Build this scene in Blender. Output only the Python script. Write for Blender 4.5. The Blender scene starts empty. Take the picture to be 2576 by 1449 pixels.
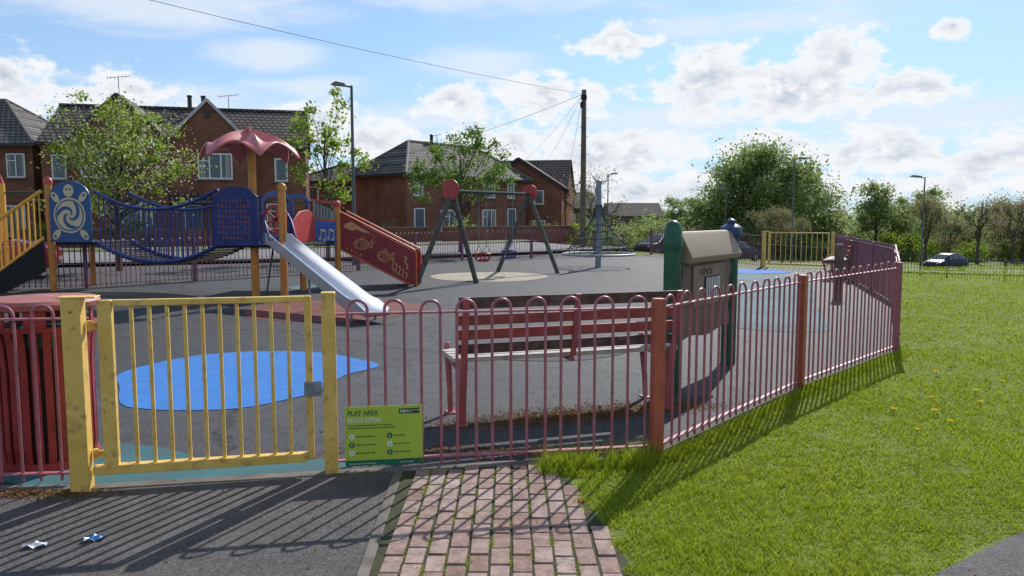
import bpy, math, random
import numpy as np
from mathutils import Vector, Matrix
random.seed(7); rng=np.random.default_rng(7)
scene=bpy.context.scene; COL=scene.collection
R=math.radians
def hgt(x,y):
    w=.8*x+.3*(y-10)-12
    return -5*(1-math.exp(-w*.14/5)) if w>0 else 0.0
# ---------------------------------------------------------------- materials
MATS={}
def nn(nt,t,**k):
    n=nt.nodes.new(t)
    for a,b in k.items(): setattr(n,a,b)
    return n
def mat(name,c,rough=.55,metal=0,var=.18,ns=6,c2=None,bump=.0,bs=60,spec=.5,dirt=None,dirt_amt=.5,ds=3,coat=0):
    if name in MATS: return MATS[name]
    m=bpy.data.materials.new(name); m.use_nodes=True; nt=m.node_tree; L=nt.links
    b=nt.nodes['Principled BSDF']; tc=nn(nt,'ShaderNodeTexCoord')
    no=nn(nt,'ShaderNodeTexNoise'); no.inputs['Scale'].default_value=ns; no.inputs['Detail'].default_value=6
    L.new(tc.outputs['Object'],no.inputs['Vector'])
    cr=nn(nt,'ShaderNodeValToRGB'); L.new(no.outputs['Fac'],cr.inputs['Fac'])
    cr.color_ramp.elements[0].position=.3; cr.color_ramp.elements[1].position=.7
    c2=c2 or tuple(min(1,x*(1+var)) for x in c); c1=tuple(x*(1-var) for x in c)
    cr.color_ramp.elements[0].color=(*c1,1); cr.color_ramp.elements[1].color=(*c2,1)
    out=cr.outputs['Color']
    if dirt:
        n2=nn(nt,'ShaderNodeTexNoise'); n2.inputs['Scale'].default_value=ds; n2.inputs['Detail'].default_value=10; n2.inputs['Roughness'].default_value=.7
        L.new(tc.outputs['Object'],n2.inputs['Vector'])
        r2=nn(nt,'ShaderNodeValToRGB'); r2.color_ramp.elements[0].position=.52; r2.color_ramp.elements[1].position=.68
        r2.color_ramp.elements[1].color=(dirt_amt,)*3+(1,); L.new(n2.outputs['Fac'],r2.inputs['Fac'])
        mx=nn(nt,'ShaderNodeMix',data_type='RGBA'); L.new(r2.outputs['Color'],mx.inputs[0]); L.new(out,mx.inputs[6]); mx.inputs[7].default_value=(*dirt,1); out=mx.outputs[2]
    L.new(out,b.inputs['Base Color'])
    b.inputs['Roughness'].default_value=rough; b.inputs['Metallic'].default_value=metal; b.inputs['Specular IOR Level'].default_value=spec
    if coat: b.inputs['Coat Weight'].default_value=coat
    if bump:
        n3=nn(nt,'ShaderNodeTexNoise'); n3.inputs['Scale'].default_value=bs; n3.inputs['Detail'].default_value=4
        L.new(tc.outputs['Object'],n3.inputs['Vector'])
        bp=nn(nt,'ShaderNodeBump'); bp.inputs['Strength'].default_value=bump; bp.inputs['Distance'].default_value=.01
        L.new(n3.outputs['Fac'],bp.inputs['Height']); L.new(bp.outputs['Normal'],b.inputs['Normal'])
    MATS[name]=m; return m
def leafmat(name,cols,trans=.5,rough=.6,spec=.25):
    if name in MATS: return MATS[name]
    m=bpy.data.materials.new(name); m.use_nodes=True; nt=m.node_tree; L=nt.links
    b=nt.nodes['Principled BSDF']; g=nn(nt,'ShaderNodeNewGeometry'); cr=nn(nt,'ShaderNodeValToRGB')
    cr.color_ramp.elements[0].color=(*cols[0],1); cr.color_ramp.elements[1].color=(*cols[-1],1)
    for i,c in enumerate(cols[1:-1]):
        e=cr.color_ramp.elements.new((i+1)/(len(cols)-1)); e.color=(*c,1)
    L.new(g.outputs['Random Per Island'],cr.inputs['Fac'])
    L.new(cr.outputs['Color'],b.inputs['Base Color']); b.inputs['Roughness'].default_value=rough; b.inputs['Specular IOR Level'].default_value=spec
    t=nn(nt,'ShaderNodeBsdfTranslucent'); L.new(cr.outputs['Color'],t.inputs['Color'])
    ms=nn(nt,'ShaderNodeMixShader'); ms.inputs[0].default_value=trans
    L.new(b.outputs[0],ms.inputs[1]); L.new(t.outputs[0],ms.inputs[2]); L.new(ms.outputs[0],nt.nodes['Material Output'].inputs['Surface'])
    MATS[name]=m; return m
def groundmat(name,c1,c2,patch,speck=.5,sc=180,rough=.85,bump=.5,pc=.35,vs=.6,cracks=0,mot=(.72,1.3)):
    m=bpy.data.materials.new(name); m.use_nodes=True; nt=m.node_tree; L=nt.links; b=nt.nodes['Principled BSDF']
    g=nn(nt,'ShaderNodeNewGeometry')
    def noise(s,d=6,r=.6):
        n=nn(nt,'ShaderNodeTexNoise'); n.inputs['Scale'].default_value=s; n.inputs['Detail'].default_value=d; n.inputs['Roughness'].default_value=r
        L.new(g.outputs['Position'],n.inputs['Vector']); return n
    a=noise(sc,3,.7); r=nn(nt,'ShaderNodeValToRGB'); r.color_ramp.elements[0].position=.38; r.color_ramp.elements[1].position=.64
    r.color_ramp.elements[0].color=(*c1,1); r.color_ramp.elements[1].color=(*c2,1); L.new(a.outputs['Fac'],r.inputs['Fac'])
    p=noise(vs,10,.65); r2=nn(nt,'ShaderNodeValToRGB'); r2.color_ramp.elements[0].position=.42; r2.color_ramp.elements[1].position=.66
    r2.color_ramp.elements[1].color=(pc,)*3+(1,); L.new(p.outputs['Fac'],r2.inputs['Fac'])
    mx=nn(nt,'ShaderNodeMix',data_type='RGBA'); L.new(r2.outputs['Color'],mx.inputs[0]); L.new(r.outputs['Color'],mx.inputs[6]); mx.inputs[7].default_value=(*patch,1)
    out=mx.outputs[2]
    p3=noise(5,9,.78); r3=nn(nt,'ShaderNodeMapRange'); r3.inputs[1].default_value=.32; r3.inputs[2].default_value=.7; r3.inputs[3].default_value=mot[0]; r3.inputs[4].default_value=mot[1]
    L.new(p3.outputs['Fac'],r3.inputs[0]); vm=nn(nt,'ShaderNodeVectorMath',operation='SCALE'); L.new(out,vm.inputs[0]); L.new(r3.outputs[0],vm.inputs['Scale']); out=vm.outputs[0]
    if cracks:
        v=nn(nt,'ShaderNodeTexVoronoi',feature='DISTANCE_TO_EDGE'); v.inputs['Scale'].default_value=cracks
        wn=noise(2.5,5); va=nn(nt,'ShaderNodeVectorMath',operation='MULTIPLY_ADD'); L.new(wn.outputs['Color'],va.inputs[0]); va.inputs[1].default_value=(.7,.7,0); L.new(g.outputs['Position'],va.inputs[2]); L.new(va.outputs[0],v.inputs['Vector'])
        mr=nn(nt,'ShaderNodeMapRange'); mr.inputs[1].default_value=.0; mr.inputs[2].default_value=.012; mr.inputs[3].default_value=.3; mr.inputs[4].default_value=1; L.new(v.outputs['Distance'],mr.inputs[0])
        v2=nn(nt,'ShaderNodeVectorMath',operation='SCALE'); L.new(out,v2.inputs[0]); L.new(mr.outputs[0],v2.inputs['Scale']); out=v2.outputs[0]
        # patched repairs of slightly different tone
        vc=nn(nt,'ShaderNodeTexVoronoi'); vc.inputs['Scale'].default_value=cracks; L.new(va.outputs[0],vc.inputs['Vector'])
        sx_=nn(nt,'ShaderNodeSeparateXYZ'); L.new(vc.outputs['Color'],sx_.inputs[0]); m3=nn(nt,'ShaderNodeMapRange'); m3.inputs[3].default_value=.82; m3.inputs[4].default_value=1.15; L.new(sx_.outputs[0],m3.inputs[0])
        v3=nn(nt,'ShaderNodeVectorMath',operation='SCALE'); L.new(out,v3.inputs[0]); L.new(m3.outputs[0],v3.inputs['Scale']); out=v3.outputs[0]
    L.new(out,b.inputs['Base Color']); b.inputs['Roughness'].default_value=rough; b.inputs['Specular IOR Level'].default_value=.3
    bp=nn(nt,'ShaderNodeBump'); bp.inputs['Strength'].default_value=bump; bp.inputs['Distance'].default_value=.008
    L.new(a.outputs['Fac'],bp.inputs['Height']); L.new(bp.outputs['Normal'],b.inputs['Normal'])
    return m
def brickmat(name,c1,c2,mortar,bw,bh,ms=.012,roof=False):
    if name in MATS: return MATS[name]
    m=bpy.data.materials.new(name); m.use_nodes=True; nt=m.node_tree; L=nt.links; b=nt.nodes['Principled BSDF']
    tc=nn(nt,'ShaderNodeTexCoord'); s=nn(nt,'ShaderNodeSeparateXYZ'); L.new(tc.outputs['Object'],s.inputs[0])
    ad=nn(nt,'ShaderNodeMath',operation='ADD'); L.new(s.outputs[0],ad.inputs[0])
    if roof:
        sc=nn(nt,'ShaderNodeMath',operation='MULTIPLY'); sc.inputs[1].default_value=0.0; L.new(s.outputs[1],sc.inputs[0]); L.new(sc.outputs[0],ad.inputs[1])
    else: L.new(s.outputs[1],ad.inputs[1])
    cb=nn(nt,'ShaderNodeCombineXYZ'); L.new(ad.outputs[0],cb.inputs[0]); L.new(s.outputs[2],cb.inputs[1])
    br=nn(nt,'ShaderNodeTexBrick'); L.new(cb.outputs[0],br.inputs['Vector'])
    br.inputs['Scale'].default_value=1; br.inputs['Brick Width'].default_value=bw; br.inputs['Row Height'].default_value=bh; br.inputs['Mortar Size'].default_value=ms
    br.inputs['Color1'].default_value=(*c1,1); br.inputs['Color2'].default_value=(*c2,1); br.inputs['Mortar'].default_value=(*mortar,1)
    no=nn(nt,'ShaderNodeTexNoise'); no.inputs['Scale'].default_value=.9; no.inputs['Detail'].default_value=8; L.new(tc.outputs['Object'],no.inputs['Vector'])
    mr=nn(nt,'ShaderNodeMapRange'); mr.inputs[1].default_value=.3; mr.inputs[2].default_value=.7; mr.inputs[3].default_value=.7; mr.inputs[4].default_value=1.25; L.new(no.outputs['Fac'],mr.inputs[0])
    v2=nn(nt,'ShaderNodeVectorMath',operation='SCALE'); L.new(br.outputs['Color'],v2.inputs[0]); L.new(mr.outputs[0],v2.inputs['Scale'])
    L.new(v2.outputs[0],b.inputs['Base Color']); b.inputs['Roughness'].default_value=.8; b.inputs['Specular IOR Level'].default_value=.25
    bp=nn(nt,'ShaderNodeBump'); bp.inputs['Strength'].default_value=.6; bp.inputs['Distance'].default_value=.03 if roof else .01; bp.invert=True
    L.new(br.outputs['Fac'],bp.inputs['Height']); L.new(bp.outputs['Normal'],b.inputs['Normal'])
    MATS[name]=m; return m
# ---------------------------------------------------------------- mesh builder
class MB:
    def __init__(s,o=(0,0,0)): s.v=[];s.f=[];s.m=[];s.o=Vector(o)
    def add(s,vs,fs,m=0):
        n=len(s.v); s.v+= [tuple(Vector(p)-s.o) for p in vs]; s.f+=[tuple(i+n for i in f) for f in fs]; s.m+=[m]*len(fs)
    def box(s,c,d,m=0,rz=0):
        hx,hy,hz=d[0]/2,d[1]/2,d[2]/2; ca,sa=math.cos(rz),math.sin(rz)
        vs=[(c[0]+x*ca-y*sa,c[1]+x*sa+y*ca,c[2]+z) for z in(-hz,hz) for x,y in((-hx,-hy),(hx,-hy),(hx,hy),(-hx,hy))]
        s.add(vs,[(3,2,1,0),(4,5,6,7),(0,1,5,4),(1,2,6,5),(2,3,7,6),(3,0,4,7)],m)
    def beam(s,a,b,w,h,m=0):
        a=Vector(a);b=Vector(b);d=(b-a).normalized(); up=Vector((0,0,1)) if abs(d.z)<.95 else Vector((0,1,0))
        sd=d.cross(up).normalized()*w/2; u=sd.cross(d).normalized()*h/2
        vs=[p+q for p in(a,b) for q in(-sd-u,sd-u,sd+u,-sd+u)]
        s.add(vs,[(0,1,2,3)[::-1],(4,5,6,7),(0,1,5,4),(1,2,6,5),(2,3,7,6),(3,0,4,7)],m)
    def tube(s,pts,r,seg=6,m=0):
        pts=[Vector(p) for p in pts]; n=len(pts); rr=r if isinstance(r,(list,tuple)) else [r]*n
        d0=(pts[1]-pts[0]).normalized(); ref=Vector((0,0,1)) if abs(d0.z)<.9 else Vector((1,0,0)); nr=d0.cross(ref).normalized()
        vs=[]
        for i,p in enumerate(pts):
            d=(pts[min(i+1,n-1)]-pts[max(i-1,0)]).normalized(); nr=(nr-d*nr.dot(d)).normalized(); bn=d.cross(nr)
            for k in range(seg):
                a=2*math.pi*k/seg; vs.append(p+nr*math.cos(a)*rr[i]+bn*math.sin(a)*rr[i])
        fs=[(i*seg+k,i*seg+(k+1)%seg,(i+1)*seg+(k+1)%seg,(i+1)*seg+k) for i in range(n-1) for k in range(seg)]
        fs+=[tuple(range(seg))[::-1],tuple((n-1)*seg+k for k in range(seg))]
        s.add(vs,fs,m)
    def lathe(s,prof,seg=20,m=0,c=(0,0,0),close=True):
        vs=[(c[0]+r*math.cos(2*math.pi*k/seg),c[1]+r*math.sin(2*math.pi*k/seg),c[2]+z) for r,z in prof for k in range(seg)]
        n=len(prof); fs=[(i*seg+k,i*seg+(k+1)%seg,(i+1)*seg+(k+1)%seg,(i+1)*seg+k) for i in range(n-1) for k in range(seg)]
        if close: fs+=[tuple(range(seg))[::-1],tuple((n-1)*seg+k for k in range(seg))]
        s.add(vs,fs,m)
    def vpanel(s,p0,p1,out,t=.03,off=0,m=0):
        """vertical panel between ground points, outline of (metres along, z)"""
        p0=Vector((p0[0],p0[1],0));p1=Vector((p1[0],p1[1],0)); d=(p1-p0).normalized(); nrm=Vector((d.y,-d.x,0))
        n=len(out); vs=[p0+d*a+Vector((0,0,z))+nrm*(off+o) for o in(0,t) for a,z in out]
        fs=[tuple(range(n)),tuple(range(n,2*n))[::-1]]+[(i,i+n,(i+1)%n+n,(i+1)%n) for i in range(n)]
        s.add(vs,fs,m)
    def disc(s,c,r,t,nrm,seg=20,m=0):
        c=Vector(c);nrm=Vector(nrm).normalized(); s.tube([c-nrm*t/2,c+nrm*t/2],r,seg,m)
def link(o,parent=None):
    COL.objects.link(o)
    if parent: o.parent=parent
    return o
def part(parent,name,mb,mats,bevel=0,smooth=True,label=None,solid=0):
    me=bpy.data.meshes.new(name); me.from_pydata(mb.v,[],mb.f); me.validate()
    if not isinstance(mats,(list,tuple)): mats=[mats]
    for m in mats: me.materials.append(m)
    if len(mats)>1: me.polygons.foreach_set('material_index',mb.m[:len(me.polygons)])
    import bmesh
    bm=bmesh.new(); bm.from_mesh(me); bmesh.ops.recalc_face_normals(bm,faces=bm.faces); bm.to_mesh(me); bm.free()
    if smooth: me.shade_smooth(); me.set_sharp_from_angle(angle=R(35))
    o=bpy.data.objects.new(name,me); link(o,parent)
    if solid: md=o.modifiers.new('s','SOLIDIFY'); md.thickness=solid
    if bevel: md=o.modifiers.new('b','BEVEL'); md.width=bevel; md.segments=2; md.limit_method='ANGLE'
    if label: o['label']=label
    return o
def thing(name,loc,rz,label,cat,group=None):
    e=bpy.data.objects.new(name,None); e.empty_display_size=.2; e.location=loc; e.rotation_euler=(0,0,rz); COL.objects.link(e)
    e['label']=label; e['category']=cat
    if group: e['group']=group
    return e
def tag(o,label,cat,group=None):
    o['label']=label;o['category']=cat
    if group:o['group']=group
def copything(e,loc,rz,sc=1):
    n=e.copy(); n.location=loc; n.rotation_euler=(0,0,rz); n.scale=(sc,sc,sc); COL.objects.link(n)
    def rec(src,dst):
        for c in list(src.children):
            k=c.copy(); k.parent=dst; COL.objects.link(k); rec(c,k)
    rec(e,n); return n
def smoothpoly(pts,k=6):
    out=[];n=len(pts)
    for i in range(n):
        p0,p1,p2,p3=[Vector((*pts[(i+j-1)%n],0)) for j in range(4)]
        for t in np.linspace(0,1,k,endpoint=False):
            q=.5*((2*p1)+(p2-p0)*t+(2*p0-5*p1+4*p2-p3)*t*t+(3*p1-p0-3*p2+p3)*t**3); out.append((q.x,q.y))
    return out
def sheet(name,poly,z,m,kind='structure'):
    me=bpy.data.meshes.new(name); me.from_pydata([(x,y,z) for x,y in poly],[],[tuple(range(len(poly)))]); me.materials.append(m)
    if me.polygons[0].normal.z<0: me.flip_normals()
    o=bpy.data.objects.new(name,me); link(o); o['kind']=kind; o['label']=name.replace('_',' '); return o
def ell(cx,cy,rx,ry,n=40,w=.03):
    return [(cx+rx*math.cos(a)*(1+w*math.sin(3*a)),cy+ry*math.sin(a)*(1+w*math.cos(5*a))) for a in np.linspace(0,2*math.pi,n,endpoint=False)]
# paints
RED=mat('fence_red',(.38,.125,.15),.45,var=.15,ns=9,dirt=(.18,.07,.07),dirt_amt=.55,ds=14,bump=.15,bs=120)
REDP=mat('post_red',(.42,.095,.055),.5,var=.2,ns=7,dirt=(.2,.07,.045),dirt_amt=.6,ds=9,bump=.15)
YEL=mat('gate_yellow',(.76,.48,.09),.45,var=.1,ns=5,c2=(.82,.56,.15),dirt=(.32,.16,.05),dirt_amt=.85,ds=13,bump=.15,bs=90)
MAR=mat('far_fence_maroon',(.22,.08,.13),.5,var=.2)
ORG=mat('orange_post',(.60,.24,.045),.5,var=.15,dirt=(.3,.12,.04),ds=4)
YST=mat('stair_yellow',(.8,.42,.06),.5,var=.12)
BLU=mat('play_blue',(.020,.038,.17),.5,var=.2,ns=4,spec=.35)
BLU2=mat('turtle_blue',(.013,.08,.26),.45,var=.15)
CRM=mat('cream_plastic',(.60,.51,.34),.5,var=.08)
CRM_SHADE=mat('shaded_cream',(.58,.34,.14),.5,var=.1)  # cream of the fish relief with its shadow tone put into the colour
PRD=mat('play_red',(.5,.055,.05),.45,var=.15)
PRD2=mat('fish_red',(.26,.028,.038),.5,var=.15)
PINK=mat('roof_pink',(.56,.17,.17),.45,var=.18,ns=2,dirt=(.34,.11,.10),ds=3)
DRK=mat('dark_rubber',(.016,.016,.018),.8)
STL=mat('stainless',(.84,.84,.86),.33,metal=.95,var=.05,ns=3)
GAL=mat('galvanised',(.25,.27,.29),.55,metal=.3,var=.12,ns=15)
GRN=mat('post_green',(.008,.085,.048),.4,var=.2,ns=4)
WOOD=mat('dark_timber',(.08,.064,.052),.7,var=.35,ns=5,bump=.3,bs=40)
WHT=mat('white_paint',(.72,.73,.74),.5,var=.05)
GLS=mat('window_glass',(.04,.05,.065),.08,var=.25,ns=1.5,spec=.9)
# ---------------------------------------------------------------- terrain
def axis(a,b,c,d,fine,coarse):
    return np.concatenate([np.arange(a,b,coarse),np.arange(b,c,fine),np.arange(c,d+1,coarse)])
xs=axis(-660,-60,90,1500,1.5,30); ys=axis(-60,-15,120,2000,1.5,30)
V=[(x,y,hgt(x,y)) for y in ys for x in xs]; nx=len(xs)
F=[(j*nx+i,j*nx+i+1,(j+1)*nx+i+1,(j+1)*nx+i) for j in range(len(ys)-1) for i in range(nx-1)]
me=bpy.data.meshes.new('ground'); me.from_pydata(V,[],F); me.shade_smooth()
GM=groundmat('grass_ground',(.055,.09,.009),(.175,.24,.025),(.20,.23,.04),sc=38,rough=.95,bump=.7,pc=.6,vs=.9,mot=(.7,1.25))
me.materials.append(GM); gr=bpy.data.objects.new('ground',me); link(gr); gr['kind']='structure'; gr['label']='grassy ground'
ASP=groundmat('playground_asphalt',(.016,.017,.019),(.088,.091,.101),(.062,.058,.056),sc=85,bump=1,rough=.72,cracks=.35,mot=(.55,1.4),pc=.6)
ASP2=groundmat('path_asphalt',(.042,.038,.037),(.15,.138,.133),(.13,.115,.105),sc=95,bump=.9,rough=.8,pc=.5,mot=(.65,1.28))
ROAD=groundmat('road_asphalt',(.15,.15,.15),(.22,.218,.215),(.18,.178,.175),sc=40,bump=.3)
P0=(-1.107,4.54);P1=(.946,4.865);P2=(2.63,6.836);C=(4.47,8.745);E=(6.97,13.8)
GL=(-2.475,4.25)
play=[(-16,3.7),(-2.5,4.26),P0,(-.7,4.6),(.3,4.76),P1,P2,C,E,(8.3,18.2),(9.6,22.6),(7.9,23.8),(5.8,31.6),(-1.8,27.2),(-4.5,22.2),(-9.4,16.7),(-16,14.6)]
sheet('playground_surface',play,.004,ASP)
sheet('asphalt_path',[(-16,-6),(-.66,-6),(-.66,3.2),(-.73,4.57),(-1.107,4.51),(-2.5,4.23),(-16,3.67)],.0045,ASP2)
sheet('footpath',[(-.66,-6),(-.66,2.3),(.3,2.3),(.9,2.6),(1.85,3.2),(2.57,3.68),(3.6,4.25),(5.5,5.1),(9,6.2),(20,8.5),(20,5),(9,3.2),(5,1.5),(4,-6)],.006,ASP2)
sheet('tarmac_forecourt',[(-45,14),(-16,14.6),(-9.4,16.7),(-4.5,22.2),(-1.8,27.2),(3,30.0),(2,37),(-9,30),(-28,23.5),(-45,21)],.003,groundmat('forecourt_tarmac',(.035,.034,.035),(.11,.105,.105),(.08,.072,.066),sc=60,bump=.6,pc=.6))
CONC=mat('concrete_edging',(.15,.13,.112),.9,var=.35,ns=7,bump=.6,bs=80,dirt=(.07,.06,.03),dirt_amt=.8,ds=5)
def stripobj(name,pts,w,h,m,z0=-.05):
    mb=MB()
    for a,b in zip(pts[:-1],pts[1:]): mb.beam((*a,z0+(h-z0)/2),(*b,z0+(h-z0)/2),w,h-z0)
    o=part(None,name,mb,m,bevel=.006); o['kind']='structure'; return o
stripobj('path_edging_kerb',[(-.62,2.2),(-.70,4.55)],.055,.014,CONC)
stripobj('fence_line_edging_kerb',[(-8,4.03),(-2.46,4.28),(-1.107,4.53),(P1[0],P1[1])],.09,.012,CONC)
stripobj('grass_edging_kerb',[(P1[0],P1[1]),P2,C,E],.07,.02,CONC)
BLUM=groundmat('blue_surfacing',(.025,.13,.40),(.05,.24,.66),(.045,.18,.45),sc=100,bump=.6,pc=.4,vs=1.5,mot=(.82,1.15))
TEAL=groundmat('teal_surfacing',(.03,.12,.145),(.055,.21,.245),(.06,.09,.09),sc=120,bump=.6,pc=.9,vs=2.5)
PTEAL=groundmat('faded_teal_surfacing',(.07,.125,.14),(.12,.20,.22),(.06,.08,.085),sc=100,bump=.4,pc=.85,vs=1)
SAND=groundmat('sand_surfacing',(.30,.26,.19),(.45,.39,.30),(.24,.21,.165),sc=100,bump=.4,pc=.7,vs=1)
RMAT=groundmat('maroon_surfacing',(.13,.042,.038),(.24,.08,.068),(.10,.05,.042),sc=100,bump=.5,pc=.6,vs=1.2)
sheet('blue_ground_patch',smoothpoly([(-3.93,7.55),(-3.62,8.4),(-3.0,8.74),(-2.24,8.67),(-1.75,8.3),(-1.40,7.9),(-1.65,7.41),(-1.75,6.72),(-1.99,6.33),(-2.24,6.1),(-2.61,6.03),(-3.0,6.08),(-3.28,6.25),(-3.6,6.85)]),.009,BLUM)
sheet('teal_ground_patch',smoothpoly([(-2.9,4.32),(-2.0,4.4),(-1.15,4.57),(-1.0,4.75),(-1.4,4.78),(-1.9,4.72),(-2.3,5.0),(-2.8,5.1),(-3.2,4.7)]),.009,TEAL)
sheet('sand_circle',ell(-.6,19.9,1.55,1.6),.009,SAND)
sheet('maroon_mat',ell(-3.0,12.75,1.5,1.55,40,.06),.009,RMAT)
sheet('teal_circle',ell(-4.1,16.9,.9,.8),.009,PTEAL)
sheet('faded_teal_patch',smoothpoly([(2.9,11.4),(4.3,10.3),(5.4,13.4),(7.1,18.2),(6.9,20.8),(5.8,20.4),(4.4,15.5)]),.009,PTEAL)
sheet('far_blue_patch',ell(7.0,21.6,.95,.75),.013,BLUM)
sheet('faded_circle',ell(.3,8.9,1.1,.75),.009,groundmat('faded_grey_patch',(.05,.055,.06),(.115,.12,.125),(.06,.06,.065),sc=95,bump=1,pc=.8))
# bricks
mb=MB(); bw,bl=.0985,.172
for i in range(12):
    x=-.595+i*bw; yo=(i%2)*.086+random.uniform(-.012,.012)
    for j in range(-1,15):
        y=2.35+yo+j*bl
        xr=.24+(4.65-y)*.17
        if x+bw*.5>xr+.03 or y>4.66: continue
        zt=.012+random.uniform(-.004,.004); cx,cy=x+bw/2,y+bl/2; L2=bl-.012
        if cy+L2/2>4.66+.1*(x+.6): L2=max(.06,2*(4.66+.1*(x+.6)-cy)) if 4.66+.1*(x+.6)>cy else .0
        if L2<=0: continue
        mb.box((cx+random.uniform(-.002,.002),cy,zt-.03),(bw-.013,L2,.06),0,random.uniform(-.016,.016))
BR=leafmat('paving_brick',[(.27,.17,.14),(.34,.235,.20),(.38,.28,.245),(.31,.20,.17),(.42,.325,.29)],0,.88)
nt=BR.node_tree; b=nt.nodes['Principled BSDF']; n=nn(nt,'ShaderNodeTexNoise'); n.inputs['Scale'].default_value=60; n.inputs['Detail'].default_value=5; bp=nn(nt,'ShaderNodeBump'); bp.inputs['Distance'].default_value=.005; bp.inputs['Strength'].default_value=.8
tcx=nn(nt,'ShaderNodeTexCoord'); nt.links.new(tcx.outputs['Object'],n.inputs['Vector']); nt.links.new(n.outputs['Fac'],bp.inputs['Height']); nt.links.new(bp.outputs['Normal'],b.inputs['Normal'])
n2=nn(nt,'ShaderNodeTexNoise'); n2.inputs['Scale'].default_value=14; n2.inputs['Detail'].default_value=10; n2.inputs['Roughness'].default_value=.75; nt.links.new(tcx.outputs['Object'],n2.inputs['Vector'])
mr=nn(nt,'ShaderNodeMapRange'); mr.inputs[1].default_value=.32; mr.inputs[2].default_value=.66; mr.inputs[3].default_value=.5; mr.inputs[4].default_value=1.2; nt.links.new(n2.outputs['Fac'],mr.inputs[0])
vmm=nn(nt,'ShaderNodeVectorMath',operation='SCALE'); src=b.inputs['Base Color'].links[0].from_socket; nt.links.new(src,vmm.inputs[0]); nt.links.new(mr.outputs[0],vmm.inputs['Scale']); nt.links.new(vmm.outputs[0],b.inputs['Base Color'])
o=part(None,'brick_paving',mb,BR,bevel=.004); o['kind']='structure'
sheet('paving_bed',[(-.62,2.3),(.55,2.3),(.55,3.2),(.42,4.0),(.27,4.72),(-.7,4.58)],.0052,groundmat('joint_soil',(.025,.022,.011),(.05,.048,.022),(.045,.07,.018),sc=90,pc=.9,vs=8))
# roads following the terrain
def ribbon(name,cl,w,off,m,shift=0):
    pts=[];
    for i in range(len(cl)-1):
        p0=cl[max(i-1,0)];p1=cl[i];p2=cl[i+1];p3=cl[min(i+2,len(cl)-1)]
        for t in np.linspace(0,1,24,endpoint=False):
            pts.append(tuple(.5*(2*p1[k]+(p2[k]-p0[k])*t+(2*p0[k]-5*p1[k]+4*p2[k]-p3[k])*t*t+(3*p1[k]-p0[k]-3*p2[k]+p3[k])*t**3) for k in(0,1)))
    vs=[];nc=5
    for i,p in enumerate(pts):
        q=pts[min(i+1,len(pts)-1)];r=pts[max(i-1,0)]; dx,dy=q[0]-r[0],q[1]-r[1]; l=math.hypot(dx,dy); nxx,nyy=dy/l,-dx/l
        for k in range(nc):
            o=shift+w*(k/(nc-1)-.5); x=p[0]+nxx*o;y=p[1]+nyy*o; vs.append((x,y,hgt(x,y)+off))
    fs=[(i*nc+k,i*nc+k+1,(i+1)*nc+k+1,(i+1)*nc+k) for i in range(len(pts)-1) for k in range(nc-1)]
    me=bpy.data.meshes.new(name); me.from_pydata(vs,[],fs); me.shade_smooth(); me.materials.append(m)
    ob=bpy.data.objects.new(name,me); link(ob); ob['kind']='structure'; return ob
CLN=[(-70,20),(-28,26),(-9,32.5),(0,39),(10,47.5),(25,59),(45,69),(85,84),(160,112)]
ribbon('road',CLN,8.6,.05,ROAD)
PAVE=groundmat('pavement_flags',(.12,.115,.11),(.18,.175,.165),(.13,.125,.12),sc=30)
ribbon('pavement',CLN,2.0,.14,PAVE,-5.4); ribbon('pavement_near',CLN,1.8,.14,PAVE,5.3)
ribbon('driveway_road',[(14,30),(19,45),(22,56)],4.5,.04,ROAD)
# ---------------------------------------------------------------- fences
def fence(p0,p1,m,mp,label,H=1.07,post0=True,post1=False,grp='hoop topped fence panels',name='metal_fence',r=.0095,seg=8,hoop=True,ph=None,ends=.02,pitch=.222,z=None,z1=None):
    dx,dy=p1[0]-p0[0],p1[1]-p0[1]; L=math.hypot(dx,dy); z=z or 0
    e=thing(name,(p0[0],p0[1],z),math.atan2(dy,dx),label,'fence',grp)
    rise=(z1-z) if z1 is not None else 0
    f=lambda x:rise*x/L
    n=max(1,round((L-.06)/pitch)); p=(L-.06)/n; hw=p*.27; mb=MB()
    for i in range(n):
        c=.03+(i+.5)*p; t=random.uniform(-.003,.003); lean=random.uniform(-.006,.006); dh=random.uniform(-.006,.006)
        if hoop:
            pts=[(c-hw,0,.03+f(c))]+[(c-hw*math.cos(a)+t*(math.sin(a)),lean*math.sin(a),H+dh-hw-r+math.sin(a)*hw+f(c)) for a in np.linspace(0,math.pi,9 if seg>5 else 6)]+[(c+hw,0,.03+f(c))]
            mb.tube(pts,r,seg)
        else:
            for q in(-p/4,p/4): mb.tube([(c+q,0,.06+f(c)),(c+q,0,H+f(c))],r,4)
    part(e,'railing',mb,m)
    for zz in (H-.085,.075):
        mb=MB(); mb.beam((0,0,zz+.0),(L,0,zz+rise),.038,.012); part(e,'rail',mb,m,bevel=.002 if seg>5 else 0)
    ph=ph or H-.03
    for on,x in((post0,0),(post1,L)):
        if on:
            mb=MB(); mb.box((x,0,ph/2-.05+f(x)),(.075,.075,ph+.1)); mb.box((x,0,ph+.003+f(x)),(.07,.07,.008)); part(e,'post',mb,mp,bevel=.004)
    return e
lab='faded red hoop topped metal fence beside the yellow gate'
fence((-5.2,4.06),(-2.56,4.34),RED,REDP,lab,post0=True)
fence((P0[0]+.03,P0[1]+.01),P1,RED,REDP,'faded red hoop topped fence carrying a green sign',post0=False,post1=True)
fence(P1,P2,RED,REDP,'faded red hoop topped fence along the grass edge',post0=False,post1=True)
fence(P2,C,RED,REDP,'faded red hoop topped fence along the grass edge',post0=False,post1=False)
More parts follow.
